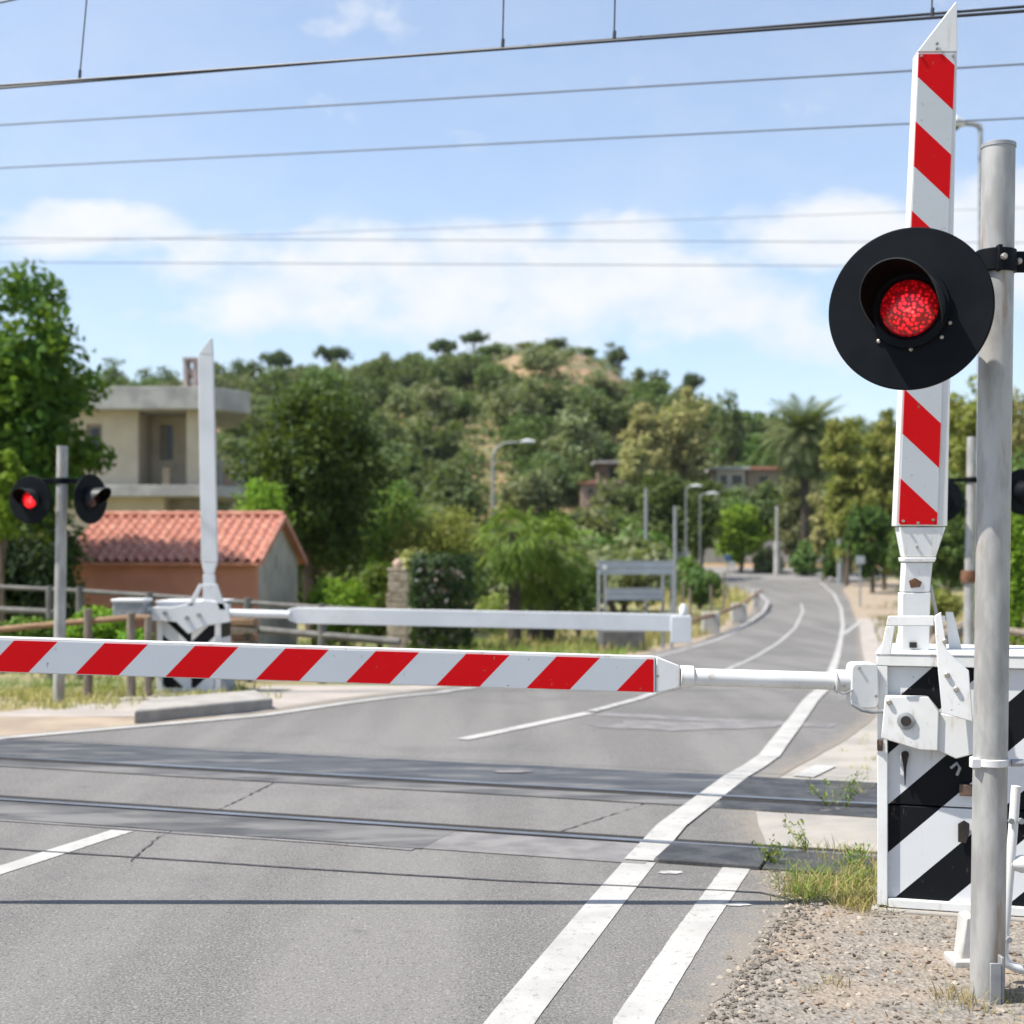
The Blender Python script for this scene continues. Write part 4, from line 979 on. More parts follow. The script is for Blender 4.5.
post_thing('street_lamp', 980.5, 128, 22, .055, .035, m_galvd, 'tall thin street lamp behind the close steel pole with its head reaching left', 'street lamp', .02, lamp_head(-.30, .07, .25), 'street lamps')
post_thing('telegraph_pole', 646, 488, 60, .085, .07, m_galvd, 'plain grey pole rising behind the upper board of the sign frame', 'pole')
post_thing('telegraph_pole', 675, 506, 50, .07, .06, m_galvd, 'thin grey pole just right of the sign frame', 'pole')
def thick(o, t): MB().tube([(t.x, t.y, Z(t.x, t.y) - .2), (t.x, t.y, Z(t.x, t.y) + 2.6)], [.28, .24], 10).build('pole_foot', m_slab, o)
post_thing('telegraph_pole', 777, 506, 114, .13, .10, m_slab, 'pale pole with a thick foot in front of the boundary wall', 'pole', 0, thick)
post_thing('telegraph_pole', 840, 500, 100, .22, .16, m_galvd, 'thick concrete pole under the yellow green weeping tree', 'pole')
def bsign(o, t):
    MB().lathe([(.2, 0), (.2, .03)], t + Vector((0, -.04, -.1)), (0, -1, 0), 20).build('sign_disc', m_blue, o); MB().box(t + Vector((.25, -.05, -.45)), (.3, .03, .3)).build('sign_plate', m_straps, o)
post_thing('road_sign', 727.5, 556, 80, .035, .035, m_galvd, 'small blue and white sign on a post before the far boundary wall', 'road sign', 0, bsign)
def wsign(o, t): MB().box(t + Vector((0, -.05, -.2)), (.45, .03, .4)).build('sign_plate', m_straps, o)
post_thing('road_sign', 860, 556, 72, .05, .05, m_galvd, 'small grey sign on a thin post at the right of the far bend', 'road sign', 0, wsign)
for k, (pxx, pyt, y, lab) in enumerate(((690, 588, 54, 'short dark post behind the end of the far white boom'), (711, 585, 60, 'short dark post between the sign frame and road bend'), (724, 572, 64, 'tallest of the short posts by the road bend'), (683, 580, 50, 'short grey post nearest the sign frame'))):
    post_thing('marker_post', pxx, pyt, y, .06, .05, m_wood, lab, 'post', 0, None, 'short posts beside the bend')

# boundary wall beyond the bend
bw = thing('boundary_wall', P(770, 572, 124) * 1, 'long pale boundary wall along the far side of the road bend', 'wall'); bw.location.z = .1
for k, (p0, p1, pt_, mat) in enumerate(((612, 655, 545, m_pinkplaster), (655.6, 702, 543, m_greywall), (702.6, 752, 540, m_greywall), (752.6, 806, 541, m_greywall), (806.6, 850, 544, m_greywall))):
    a, b = P(p0, 573, 124 - k * .01), P(p1, pt_, 124 - k * .01); MB().box(((a.x + b.x) / 2, 124, (a.z - .4 + b.z) / 2), (b.x - a.x, .3, b.z - a.z + .4)).build('wall_section', mat, bw)
gt = MB()
for q in range(5): c = P(668 + q * 4, 560, 123.6); gt.box((c.x, 123.6, 1.0), (.22, .05, 1.7))
gt.build('gate_bars', surf('blue_grey_gate', (.10, .14, .19), (.08, .11, .15), 3, .6), bw)

# ruined houses on the hill
def small_house(px0, px1, pyt, pyb, y, mat, roofmat, label, flat, openings, dpt=5):
    a, b = P(px0, pyb, y), P(px1, pyt, y); zg = min(Z(a.x, y), Z(b.x, y)) - .5
    o = thing('hillside_house', ((a.x + b.x) / 2, y, zg + .5), label, 'house', 'houses on the hillside')
    cx_ = (a.x + b.x) / 2; w_ = b.x - a.x
    MB().box((cx_, y + dpt / 2, (zg + b.z) / 2), (w_, dpt, b.z - zg)).build('wall', mat, o)
    if flat: MB().box((cx_, y + dpt / 2, b.z + .16), (w_ + 1.0, dpt + 1.0, .3)).build('roof', roofmat, o, .03)
    else:
        h = w_ * .17; mb = MB(); mb.prism([(cx_ - w_ / 2 - .4, y - .4, b.z + .02), (cx_ + w_ / 2 + .4, y - .4, b.z + .02), (cx_ + w_ * .1, y - .4, b.z + h)], (0, dpt + .8, 0)); mb.build('roof', roofmat, o)
    for (q0, q1, r0, r1) in openings:
        c, d = P(q0, r1, y), P(q1, r0, y); f = MB().box(((c.x + d.x) / 2, y - .03, (c.z + d.z) / 2), (d.x - c.x + .25, .05, d.z - c.z + .25)).build('window', mat, o); MB().box(((c.x + d.x) / 2, y - .07, (c.z + d.z) / 2), (d.x - c.x, .05, d.z - c.z)).build('pane', m_glass, f)
    return o
small_house(598, 624, 464, 486, 150, surf('brown_stone_wall', (.22, .16, .12), (.15, .11, .085), 1, .9), m_slab, 'ruined brown house with a grey slab roof on the hillside', True, ((609, 617, 467, 480),))
small_house(581, 607, 484, 497, 142, m_pinkplaster, m_terra, 'low house with a pink tiled roof just below the ruined slab house', False, ((588, 593, 488, 494),))
small_house(608, 634, 484, 504, 141, m_pinkplaster, m_pinkplaster, 'pale pink walled house right of the low tiled one on the hillside', True, ((620, 627, 488, 497),))
small_house(717, 745, 470, 490, 150, m_house, m_slab, 'grey block house with dark openings behind the bright green tree', True, ((720, 727, 475, 485), (732, 742, 475, 486)))
small_house(747, 796, 470, 498, 152, surf('ochre_wall', (.36, .28, .19), (.28, .22, .155), .6, .9), m_terra, 'long ochre house left of the tall palm trunk', True, ((760, 768, 476, 486),))
small_house(578, 590, 453, 460, 168, m_pinkplaster, m_terra, 'tiny pink roofed hut highest among the hillside houses', False, ())
small_house(634, 652, 459, 470, 160, m_pinkplaster, m_terra, 'small pink hut below the pale olive trees on the hillside', True, ())

# right side: low wooden fence, log
fr = thing('wooden_fence', GP(1000, 640), 'low grey wooden fence behind the near barrier box at the right', 'fence')
rt = lambda x, y, d: P(x, y, d)
MB().tube([rt(925, 625, 19), rt(985, 628, 18.5), rt(1024, 633, 18), rt(1090, 640, 17.5)], .05, 8).build('rail_bar', m_wood, fr)
for pxx, pyy in ((988, 622), (1060, 632), (930, 620)):
    c = rt(pxx, pyy, 18.4); MB().tube([(c.x, c.y, Z(c.x, c.y) - .2), c], .08, 8).build('post', m_wood, fr)
lg = MB().tube([P(928, 652, 15.8), P(938, 641, 15.9), P(950, 634, 16), P(962, 629, 16.1), P(970, 626, 16.2)], [.05, .09, .08, .09, .06], 10).build('fallen_branch', m_wood)
tag(lg, 'dark gnarled branch lying against the slim pole behind the barrier box', 'branch')

# ------------------------------------------------------------------ vegetation
def quads(name, pos, nor, size, rng, mat, parent=None, aspect=.62, kind=None, local=None, droop=0.):
    n = len(pos)
    nor = nor / np.maximum(np.linalg.norm(nor, axis=1, keepdims=True), 1e-6)
    t = rng.normal(size=(n, 3)); t[:, 2] -= droop; t -= nor * (t * nor).sum(1, keepdims=True); t /= np.maximum(np.linalg.norm(t, axis=1, keepdims=True), 1e-6)
    b = np.cross(nor, t); s = size[:, None]
    v = np.stack([pos + t * s * .55, pos + b * s * aspect * .5 + t * s * .05 , pos - t * s * .5, pos - b * s * aspect * .5 + t * s * .05], 1).reshape(-1, 3)
    me = bpy.data.meshes.new(name)
    me.vertices.add(n * 4); me.loops.add(n * 4); me.polygons.add(n)
    me.vertices.foreach_set('co', v.astype(np.float32).ravel())
    me.loops.foreach_set('vertex_index', np.arange(n * 4, dtype=np.int32))
    me.polygons.foreach_set('loop_start', np.arange(0, n * 4, 4, dtype=np.int32))
    me.materials.append(mat); me.update(calc_edges=True)
    if local == 'mesh': return me
    o = bpy.data.objects.new(name, me); COL.objects.link(o)
    if parent: o.parent = parent
    if kind: o['kind'] = kind
    return o
def cloud_points(rng, cen, rad, per, squash=.85, shell=.45):
    n = len(cen) * per
    d = rng.normal(size=(n, 3)); d /= np.linalg.norm(d, axis=1, keepdims=True)
    u = rng.random(n) ** shell
    c = np.repeat(cen, per, 0); r = np.repeat(rad, per)
    off = d * (r * u)[:, None]; off[:, 2] *= squash
    nor = d * .8 + rng.normal(size=(n, 3)) * .75 + np.array([0, 0, .45])
    return c + off, nor
def blob_centres(rng, rx, ry, rz, n, inner=.25, flatten=0.):
    d = rng.normal(size=(n, 3)); d /= np.linalg.norm(d, axis=1, keepdims=True)
    u = (inner + (1 - inner) * rng.random(n)) ** .7
    u = np.where(u > .92, u * rng.uniform(.85, 1.12, n), u)
    c = d * u[:, None] * np.array([rx, ry, rz])
    if flatten: c[:, 2] = np.where(c[:, 2] < 0, c[:, 2] * flatten, c[:, 2])
    return c
def limbs(mb, base, top, r, rng, cen, n=6):
    base = Vector(base); top = Vector(top)
    pts = [base, base.lerp(top, .35) + Vector((rng.normal() * r, rng.normal() * r, 0)), base.lerp(top, .7) + Vector((rng.normal() * r, rng.normal() * r, 0)), top]
    mb.tube(pts, [r * 1.25, r, r * .75, r * .3], 8)
    for k in range(n):
        e = Vector(cen[rng.integers(len(cen))]); s = base.lerp(top, rng.uniform(.3, .85)); m = s.lerp(e, .5) + Vector((0, 0, -.08 * (e - s).length))
        mb.tube([s, m, e], [r * .5, r * .3, r * .08], 6)
def plant(name, px, pyt, pyb, wpx, y, mat, leaf, label, cat, seed, nclus=60, per=60, rc=.22, depth=None, trunk=True, group=None, base=None, squash=.85, flatten=0., inner=.25, aspect=.62, droop=0.):
    """a tree or shrub whose crown spans the given pixels at distance y"""
    rng = np.random.default_rng(seed)
    x = (px - CX) / F * y; k = y / F; zt = CH - (pyt - HY) * k; zb = CH - (pyb - HY) * k; zg = Z(x, y)
    o = thing(name, (x, y, zg), label, cat, group)
    rx = wpx * k / 2; rz = (zt - zb) / 2; ry = depth or rx; rcl = rc * min(rx, rz) * 2
    cen = blob_centres(rng, max(rx - rcl * .6, .05), max(ry - rcl * .6, .05), max(rz - rcl * .55, .05), nclus, inner, flatten); cen[:, 2] += (zt + zb) / 2 - zg
    rad = rcl * rng.uniform(.65, 1.25, nclus)
    pos, nor = cloud_points(rng, cen, rad, per, squash)
    quads('crown', pos, nor, leaf * rng.uniform(.6, 1.35, len(pos)), rng, mat, o, aspect, droop=droop)
    if trunk:
        mb = MB(); wc = [Vector((c[0] + x, c[1] + y, c[2] + zg)) for c in cen]
        limbs(mb, (x, y, zg - .2), (x, y, zg + (zb + zt) / 2 - zg + rz * .4), max(.04, rx * .07), rng, wc, 8); mb.build('trunk', m_bark, o)
    return o
PT = plant
PT('leafy_tree', -8, 258, 575, 244, 33.2, L_big, .22, 'large leafy green tree at the left edge towering over the slim signal pole', 'tree', 11, 105, 190, .135, inner=.4)
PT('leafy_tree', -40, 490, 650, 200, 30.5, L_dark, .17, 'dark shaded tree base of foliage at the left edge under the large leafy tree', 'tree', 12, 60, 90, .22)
PT('leafy_tree', 16, 528, 655, 130, 25.5, L_shade, .14, 'added foliage coloured near black for shade behind the fences left of the shed', 'bush', 89, 50, 90, .24, trunk=False)  # added bush, blackened to paint the deep shade under the large tree
PT('lime_bush', 2, 428, 560, 44, 24, L_lime, .15, 'bright lime green bush at the left edge below the large leafy tree', 'bush', 13, 34, 60, .2)
PT('leafy_tree', 52, 505, 650, 96, 33, L_dark, .17, 'dark bush in the shade left of the tiled shed', 'bush', 14, 36, 80, .25)
PT('walnut_tree', 313, 367, 590, 162, 46, L_dark, .21, 'tall dark green tree standing behind the tiled shed', 'tree', 15, 150, 110, .15)
PT('round_bush', 395, 470, 600, 110, 49, L_bush, .17, 'mid green bush growing right of the tall dark tree', 'bush', 16, 60, 80, .2)
PT('round_bush', 262, 476, 560, 70, 43, L_lime, .15, 'light green bush between the tiled shed roof and tall dark tree', 'bush', 17, 36, 70, .24)
PT('hedge_bush', 342, 566, 650, 82, 37, L_lime, .14, 'bright green bush right of the shed gable', 'bush', 18, 50, 80, .2)
PT('hedge_bush', 380, 553, 650, 60, 38.5, L_bush, .14, 'green bush directly behind the stone gate post', 'bush', 19, 40, 80, .22)
PT('round_bush', 440, 497, 600, 104, 47, L_yel, .17, 'yellow green bush above the ivy covered block', 'bush', 20, 60, 80, .2)
PT('fence_shrub', 98, 598, 660, 74, 17.5, L_lime, .08, 'light green shrub growing through the fences behind the slim signal pole', 'shrub', 21, 40, 80, .24, trunk=False)
PT('fence_shrub', 24, 612, 660, 70, 18.5, L_bush, .08, 'low green shrub at the left edge behind the rusty rail fence', 'shrub', 22, 30, 70, .26, trunk=False)
PT('fence_shrub', 136, 622, 668, 44, 16.5, L_lime, .07, 'small leafy shrub just left of the far barrier box', 'shrub', 23, 20, 60, .28, trunk=False)
PT('fence_shrub', 212, 622, 668, 60, 20.5, L_yel, .08, 'small yellow flowered shrub right of the far barrier box', 'shrub', 24, 20, 60, .28, trunk=False)
# ivy covered block
iv = thing('ivy_block', P(440, 640, 36) * 1, 'squared dark ivy covered block beside the stone gate post', 'hedge'); iv.location.z = Z(iv.location.x, 36)
rng = np.random.default_rng(31); a, b = P(413, 660, 36), P(468, 560, 36); cx_, cz_ = (a.x + b.x) / 2, (a.z + b.z) / 2; hw_, hh_ = (b.x - a.x) / 2, (b.z - a.z) / 2
MB().box((cx_, 36.6, cz_ - .1), (hw_ * 2 - .3, 1.0, hh_ * 2 - .3)).build('masonry_core', m_stone, iv)
n = 5200; q = rng.uniform(-1, 1, (n, 3)); ax = rng.integers(0, 3, n); ax = np.where(ax == 1, 1, ax); sg_ = np.where(rng.random(n) < .5, -1, 1)
for i in range(3): q[ax == i, i] = sg_[ax == i]
q[:, 1] = np.where((ax == 1), -1, q[:, 1]); pos = q * np.array([hw_, .6, hh_]) + rng.normal(size=(n, 3)) * .09 + np.array([cx_, 36.6, cz_]) - np.array(iv.location)
quads('ivy', pos, q + rng.normal(size=(n, 3)) * .5, .13 * rng.uniform(.6, 1.3, n), rng, L_ivy, iv)
m_fl = leaf_mat('pale_blossom', (.75, .70, .66), (.70, .55, .52), (.8, .78, .75), .3)
n = 16; pos = np.stack([rng.uniform(-hw_, hw_, n), np.full(n, -.68), rng.normal(hh_ * .55, hh_ * .28, n)], 1) + np.array([cx_, 36.6, cz_]) - np.array(iv.location)
quads('blossoms', pos, np.tile([0, -1, .3], (n, 1)) + rng.normal(size=(n, 3)) * .3, .13 * rng.uniform(.6, 1.3, n), rng, m_fl, iv)
PT('rose_shrub', 425, 540, 590, 60, 37.5, L_olive, .11, 'reddish tipped shrub rising just over the ivy covered block', 'shrub', 32, 22, 40, .26, trunk=False)
# fan palms
def fan_palm(px, pyt, pyb, wpx, y, label, seed, lean=0.):
    rng = np.random.default_rng(seed); k = y / F; x = (px - CX) * k; zg = Z(x, y); zt = CH - (pyt - HY) * k; ztk = zt - wpx * k * .42
    o = thing('fan_palm', (x, y, zg), label, 'palm', 'low fan palms'); r = wpx * k / 2
    mb = MB(); mb.tube([(x, y, zg - .2), (x + lean * .5, y, (zg + ztk) / 2), (x + lean, y, ztk)], [.2, .17, .13], 10); mb.build('trunk', m_barkdark, o)
    vs = []; fs = []; c = Vector((x + lean, y, ztk))
    for i in range(60):
        az = rng.uniform(0, 2 * math.pi); el = rng.uniform(-1.15, 1.3); L = r * rng.uniform(.5, .8)
        d = Vector((math.cos(az) * math.cos(el), math.sin(az) * math.cos(el), math.sin(el))); e = c + d * L; e.z -= L * .15
        sd = d.cross(Vector((0, 0, 1))).normalized(); up = sd.cross(d)
        n0 = len(vs); vs += [c + sd * .012, c - sd * .012, e - sd * .012, e + sd * .012]; fs.append((n0, n0 + 1, n0 + 2, n0 + 3))
        fr_ = r * rng.uniform(.38, .55)
        for q in range(12):
            a = R(-100 + 200 * q / 11 + rng.normal() * 6); t = (d * math.cos(a) + sd * math.sin(a)); t.z -= .30 + .45 * rng.random(); pp = t.cross(up).normalized() * fr_ * .05
            n0 = len(vs); vs += [e, e + t * fr_ * .55 + pp, e + t * fr_ + Vector((0, 0, -.12 * fr_)), e + t * fr_ * .55 - pp]; fs.append((n0, n0 + 1, n0 + 2, n0 + 3))
    MB().add(vs, fs).build('crown', L_bigp, o, smooth=False); return o
L_bigp = leaf_mat('fan_palm_leaves', (.10, .17, .03), (.18, .26, .05), (.24, .27, .07), .35)
fan_palm(515, 500, 640, 76, 39.5, 'left fan palm of the pair right of the ivy covered block', 41, -.05)
fan_palm(548, 505, 640, 84, 41, 'right fan palm of the pair with a thick dark trunk, nearest the sign frame', 42, .15)
fan_palm(533, 540, 640, 70, 40.4, 'shortest fan palm, squeezed between two taller ones', 43, .05)
PT('round_bush', 577, 558, 625, 60, 43, L_mid, .15, 'dark green bush between the fan palms and the sign frame', 'bush', 44, 36, 70, .22)
PT('round_bush', 545, 566, 640, 90, 44, L_mid, .15, 'dark bush filling the gap behind the fan palm trunks', 'bush', 46, 40, 70, .22, trunk=False)
PT('round_bush', 490, 585, 640, 50, 38, L_yel, .11, 'small dry yellow bush right of the ivy covered block', 'bush', 45, 22, 50, .26, trunk=False)
# canary palm
def date_palm(px, pyc, rpx, y, label, seed):
    rng = np.random.default_rng(seed); k = y / F; x = (px - CX) * k; zg = Z(x, y); zc = CH - (pyc - HY) * k; r = rpx * k
    o = thing('date_palm', (x, y, zg), label, 'palm')
    MB().tube([(x, y, zg - .3), (x + .1, y, (zg + zc) / 2), (x, y, zc - .9), (x, y, zc)], [.36, .3, .55, .4], 12).build('trunk', m_barkdark, o)
    vs = []; fs = []; c = Vector((x, y, zc))
    for i in range(130):
        az = i * 2.39996; t0 = (i + .5) / 130; el = 1.2 - 2.15 * t0 + rng.normal() * .07; L = r * (.95 + .25 * rng.random()); p = c.copy()
        d = Vector((math.cos(az) * math.cos(el), math.sin(az) * math.cos(el), math.sin(el))); sd = d.cross(Vector((0, 0, 1)))
        if sd.length < .05: sd = Vector((1, 0, 0))
        sd.normalize(); N_ = 22; dirv = d.copy()
        for q in range(N_):
            dirv = (dirv + Vector((0, 0, -.042 - .03 * t0))).normalized(); p2 = p + dirv * L / N_
            if q > 1:
                wl = r * .21 * (1 - ((q / N_ - .45) / .62) ** 2); 
                for s_ in (1, -1):
                    tip = p2 + sd * s_ * wl + dirv * wl * .7 + Vector((0, 0, -wl * .25)); n0 = len(vs); w_ = dirv * (L / N_ * .42)
                    vs += [p2 - w_, p2 + w_, tip + w_ * .2]; fs.append((n0, n0 + 1, n0 + 2))
            p = p2
    MB().add(vs, fs).build('crown', L_palm, o, smooth=False); return o
date_palm(804, 434, 46, 113, 'tall date palm with a wide feathery crown above the boundary wall', 51)

# trees beyond the bend
PT('green_tree', 740, 496, 566, 56, 117, L_lime, .42, 'round bright lime green tree in front of the boundary wall', 'tree', 61, 60, 80, .2)
PT('green_tree', 664, 468, 568, 66, 104, L_mid, .42, 'mid green tree behind the thin grey poles', 'tree', 62, 60, 80, .2)
PT('green_tree', 700, 478, 575, 50, 108, L_mid, .42, 'mid green tree left of the round lime green one', 'tree', 63, 46, 80, .22)
PT('green_bush', 615, 520, 585, 62, 92, L_bush, .36, 'light green bush above the left half of the sign frame', 'bush', 64, 44, 70, .22)
PT('green_bush', 656, 532, 590, 56, 88, L_bush, .36, 'light green bush above the right half of the sign frame', 'bush', 65, 40, 70, .22)
PT('green_bush', 575, 512, 590, 58, 84, L_bush, .34, 'light green bush right behind the fan palm with a thick trunk', 'bush', 66, 40, 70, .22)
PT('green_bush', 632, 500, 560, 80, 112, L_mid, .42, 'wide green bush below the pale pink walled house', 'bush', 67, 44, 70, .22)
PT('green_bush', 700, 566, 606, 50, 70, L_mid, .26, 'dark green bush on the inside of the road bend', 'bush', 68, 34, 70, .24)
PT('green_bush', 684, 556, 600, 50, 76, L_bush, .28, 'leafy bush behind the thin pole right of the sign frame', 'bush', 69, 34, 70, .24)
PT('hillside_bush', 712, 476, 535, 46, 144, L_mid, .45, 'green bush below the grey block house left part', 'bush', 92, 44, 70, .22)
PT('hillside_bush', 742, 483, 540, 52, 142, L_hillg, .45, 'grey green bush hiding the foot of the grey block house', 'bush', 93, 44, 70, .22)
PT('hillside_bush', 776, 479, 545, 50, 140, L_mid, .45, 'green bush in front of the long ochre house', 'bush', 94, 44, 70, .22)
PT('olive_tree', 648, 398, 492, 56, 146, L_olive, .5, 'pale olive brown tree left of its twin on the hillside', 'tree', 70, 70, 80, .17)
PT('olive_tree', 684, 384, 490, 60, 150, L_olive, .5, 'taller pale olive brown tree right of its twin on the hillside', 'tree', 71, 70, 80, .17)
PT('olive_tree', 636, 430, 500, 40, 140, L_olive, .45, 'low pale olive tree below the twin olive brown trees', 'tree', 72, 40, 70, .2)
PT('grey_tree', 796, 468, 572, 44, 119, L_hillg, .42, 'narrow grey green tree left of the tall palm trunk', 'tree', 73, 50, 70, .22)
PT('weeping_tree', 846, 408, 578, 62, 97, L_yel, .4, 'yellow green weeping tree left of the raised red and white boom', 'tree', 74, 80, 80, .16, droop=1.2)
PT('weeping_tree', 884, 410, 590, 60, 92, L_yel, .4, 'second yellow green weeping tree, half behind the raised boom', 'tree', 75, 80, 80, .16, droop=1.2)
PT('weeping_tree', 822, 488, 560, 34, 104, L_olive, .36, 'small olive drooping tree right of the tall palm trunk', 'tree', 76, 34, 60, .22, droop=1.2)
PT('round_bush', 806, 540, 580, 34, 112, L_mid, .4, 'low green bush at the foot of the tall date palm', 'bush', 95, 30, 60, .25, trunk=False)
PT('round_bush', 838, 535, 584, 40, 103, L_dark, .36, 'dark low bush behind the thick concrete pole', 'bush', 96, 30, 60, .25, trunk=False)
PT('round_bush', 770, 546, 578, 36, 118, L_hillg, .4, 'grey green bush against the pale boundary wall', 'bush', 97, 26, 60, .25, trunk=False)
PT('round_tree', 872, 500, 584, 56, 88, L_dark, .34, 'dark shrub mass under the weeping trees', 'bush', 77, 44, 70, .22)
PT('round_tree', 908, 520, 590, 46, 84, L_mid, .32, 'green bush behind the socket of the raised boom', 'bush', 78, 34, 70, .24)
PT('round_tree', 968, 372, 560, 80, 78, L_yel, .32, 'tall yellowish tree between the raised boom and close steel pole', 'tree', 79, 90, 80, .16)
PT('round_tree', 1016, 380, 560, 90, 74, L_olive, .32, 'olive tree at the right edge behind the close steel pole', 'tree', 80, 80, 80, .17)
PT('round_tree', 950, 470, 600, 66, 70, L_mid, .3, 'dark green tree right behind the raised boom', 'tree', 81, 60, 80, .2)
PT('round_tree', 1062, 400, 600, 110, 60, L_mid, .28, 'tree cut by the right edge beside the cypress', 'tree', 82, 60, 80, .2)
PT('cypress', 1015, 496, 640, 22, 27, L_lime, .11, 'slim bright green cypress at the right edge below the dark lamp', 'cypress', 83, 70, 60, .5, depth=.22, squash=1.6)
PT('round_bush', 936, 586, 625, 60, 40, L_yel, .14, 'dry bush behind the raised boom and grey fence', 'bush', 84, 26, 60, .26, trunk=False)

# hillside trees: shared meshes
def hill_mesh(seed, mat, kind):
    rng = np.random.default_rng(seed)
    if kind == 'pine':
        cen = blob_centres(rng, 2.9, 2.9, .75, 46, .1); cen[:, 2] += 4.6; rad = np.full(len(cen), .75); per = 34; lf = .42
    elif kind == 'tall':
        cen = blob_centres(rng, 1.7, 1.7, 2.6, 44, .15); cen[:, 2] += 3.0; rad = rng.uniform(.6, 1., len(cen)); per = 34; lf = .46
    else:
        cen = blob_centres(rng, 2.6, 2.6, 1.9, 52, .15, .7); cen[:, 2] += 2.1; rad = rng.uniform(.6, 1.1, len(cen)); per = 34; lf = .46
    pos, nor = cloud_points(rng, cen, rad, per, .85)
    me = quads('hill_tree_crown', pos, nor, lf * rng.uniform(.6, 1.35, len(pos)), rng, mat, local='mesh')
    return me, cen
def hill_trunk(seed, kind, cen):
    rng = np.random.default_rng(seed); mb = MB(); h = 4.6 if kind == 'pine' else 2.2
    limbs(mb, (0, 0, -.6), (0, 0, h), .16, rng, [Vector(c) for c in cen], 7 if kind == 'pine' else 4)
    me = bpy.data.meshes.new('hill_tree_trunk'); me.from_pydata(mb.v, [], mb.f); me.materials.append(m_bark); return me
variants = []
for i, (mat, kind) in enumerate(((L_hilld, 'round'), (L_hillg, 'round'), (L_hilld, 'tall'), (L_mid, 'round'), (L_hillg, 'tall'), (L_pine, 'pine'), (L_pine, 'pine'))):
    me, cen = hill_mesh(200 + i, mat, kind); variants.append((me, hill_trunk(300 + i, kind, cen), kind))
protos = []
def hill_tree(vi, x, y, s, name, label, group, rz, sz=1., dz=0.):
    me, tk, kind = variants[vi]
    o = thing(name, (x, y, Z(x, y) + dz), label, 'tree', group)
    o.rotation_euler.z = rz; o.scale = (s, s, s * sz)
    for nm, m_ in (('crown', me), ('trunk', tk)):
        c = bpy.data.objects.new(nm, m_); COL.objects.link(c); c.parent = o
    return o
rnd = random.Random(77)
GLAB = {0: ('round dark green tree in the wood covering the hillside', 'round dark trees on the hillside'), 1: ('round grey green tree in the wood covering the hillside', 'round grey green trees on the hillside'),
        2: ('upright dark green tree in the wood covering the hillside', 'upright dark trees on the hillside'), 3: ('round mid green tree in the wood covering the hillside', 'round mid green trees on the hillside'),
        4: ('upright grey green tree in the wood covering the hillside', 'upright grey green trees on the hillside')}
placed = []; tries = 0
while len(placed) < 298 and tries < 40000:
    tries += 1
    y = 128 + (262 - 128) * rnd.random() ** .8; u = rnd.uniform(-.40, .37); x = u * y
    pxx = CX + u * F; pyy = HY - (Z(x, y) - CH) / y * F
    if 484 < pxx < 640 and pyy < 390 + (10 if pxx > 540 else 0) and rnd.random() < .82: continue
    if 575 < pxx < 800 and 455 < pyy < 500 and rnd.random() < .5: continue
    s = rnd.uniform(1.0, 1.75) * (.8 + .2 * y / 250)
    top = pyy - 4.6 * s * F / y; lim = smooth_interp(SKYLINE, pxx)
    if top < lim: s = (pyy - lim) * y / F / 4.6
    if s < .55: continue
    if any((x - a) ** 2 + (y - b) ** 2 < (1.25 * (s + c)) ** 2 for a, b, c in placed): continue
    placed.append((x, y, s)); vi = rnd.choice((0, 0, 0, 1, 1, 2, 3, 3, 4))
    hill_tree(vi, x, y, s, 'hillside_tree', *GLAB[vi], rnd.uniform(0, 6.28), rnd.uniform(.8, 1.1))
def crest_tree(px, pyt, w, vi, label, name='umbrella_pine', y=248, group=None):
    x = (px - CX) / F * y; k = y / F; base = {'pine': 5.8, 'round': 5.8, 'tall': 3.8}[variants[vi][2]]; hgt = {'pine': 5.8, 'round': 4.6, 'tall': 6.2}[variants[vi][2]]
    s = w * k / base; zt = CH - (pyt - HY) * k; zg = Z(x, y); sz = max(.5, (zt - zg) / (hgt * s))
    return hill_tree(vi, x, y, s, name, label, group, px * .37, min(sz, 2.4))
UP = 'umbrella pines along the hill crest'
crest_tree(332, 345, 42, 5, 'flat topped umbrella pine on the ridge just above the tall dark tree', group=UP)
crest_tree(275, 350, 36, 6, 'umbrella pine on the ridge left of the tall dark tree', group=UP)
crest_tree(474, 331, 34, 5, 'umbrella pine on the skyline nearest the bare hilltop', group=UP)
crest_tree(442, 339, 32, 6, 'smaller umbrella pine on the skyline left of the one nearest the hilltop', group=UP)
crest_tree(615, 341, 24, 2, 'lone upright tree on the right shoulder of the bare hilltop', 'hill_crest_tree')
crest_tree(658, 365, 26, 0, 'round tree on the falling skyline right of the lone upright tree', 'hill_crest_tree')
crest_tree(693, 372, 26, 6, 'small umbrella pine on the low skyline above the twin olive trees', group=UP)
crest_tree(112, 356, 30, 2, 'dark tree on the skyline left of the flat roof', 'hill_crest_tree')
crest_tree(160, 362, 50, 0, 'wide dark tree on the skyline above the flat roof', 'hill_crest_tree')
crest_tree(215, 358, 44, 0, 'round dark tree on the skyline right of the chimney', 'hill_crest_tree')
crest_tree(245, 355, 40, 3, 'round green tree on the skyline left of the umbrella pines', 'hill_crest_tree')
crest_tree(305, 358, 40, 1, 'grey green tree on the ridge between two umbrella pines', 'hill_crest_tree')
crest_tree(378, 358, 44, 0, 'dark tree on the ridge right of the flat topped umbrella pine', 'hill_crest_tree')
crest_tree(410, 350, 36, 0, 'dark tree on the ridge left of the smaller umbrella pine', 'hill_crest_tree')
crest_tree(496, 352, 46, 0, 'broad dark bush on the left slope of the bare hilltop', 'hill_crest_tree', 240)
crest_tree(556, 352, 30, 0, 'dark bush on the top of the bare hilltop', 'hill_crest_tree', 244)
crest_tree(524, 342, 22, 1, 'small grey bush at the very top of the hill', 'hill_crest_tree', 250)
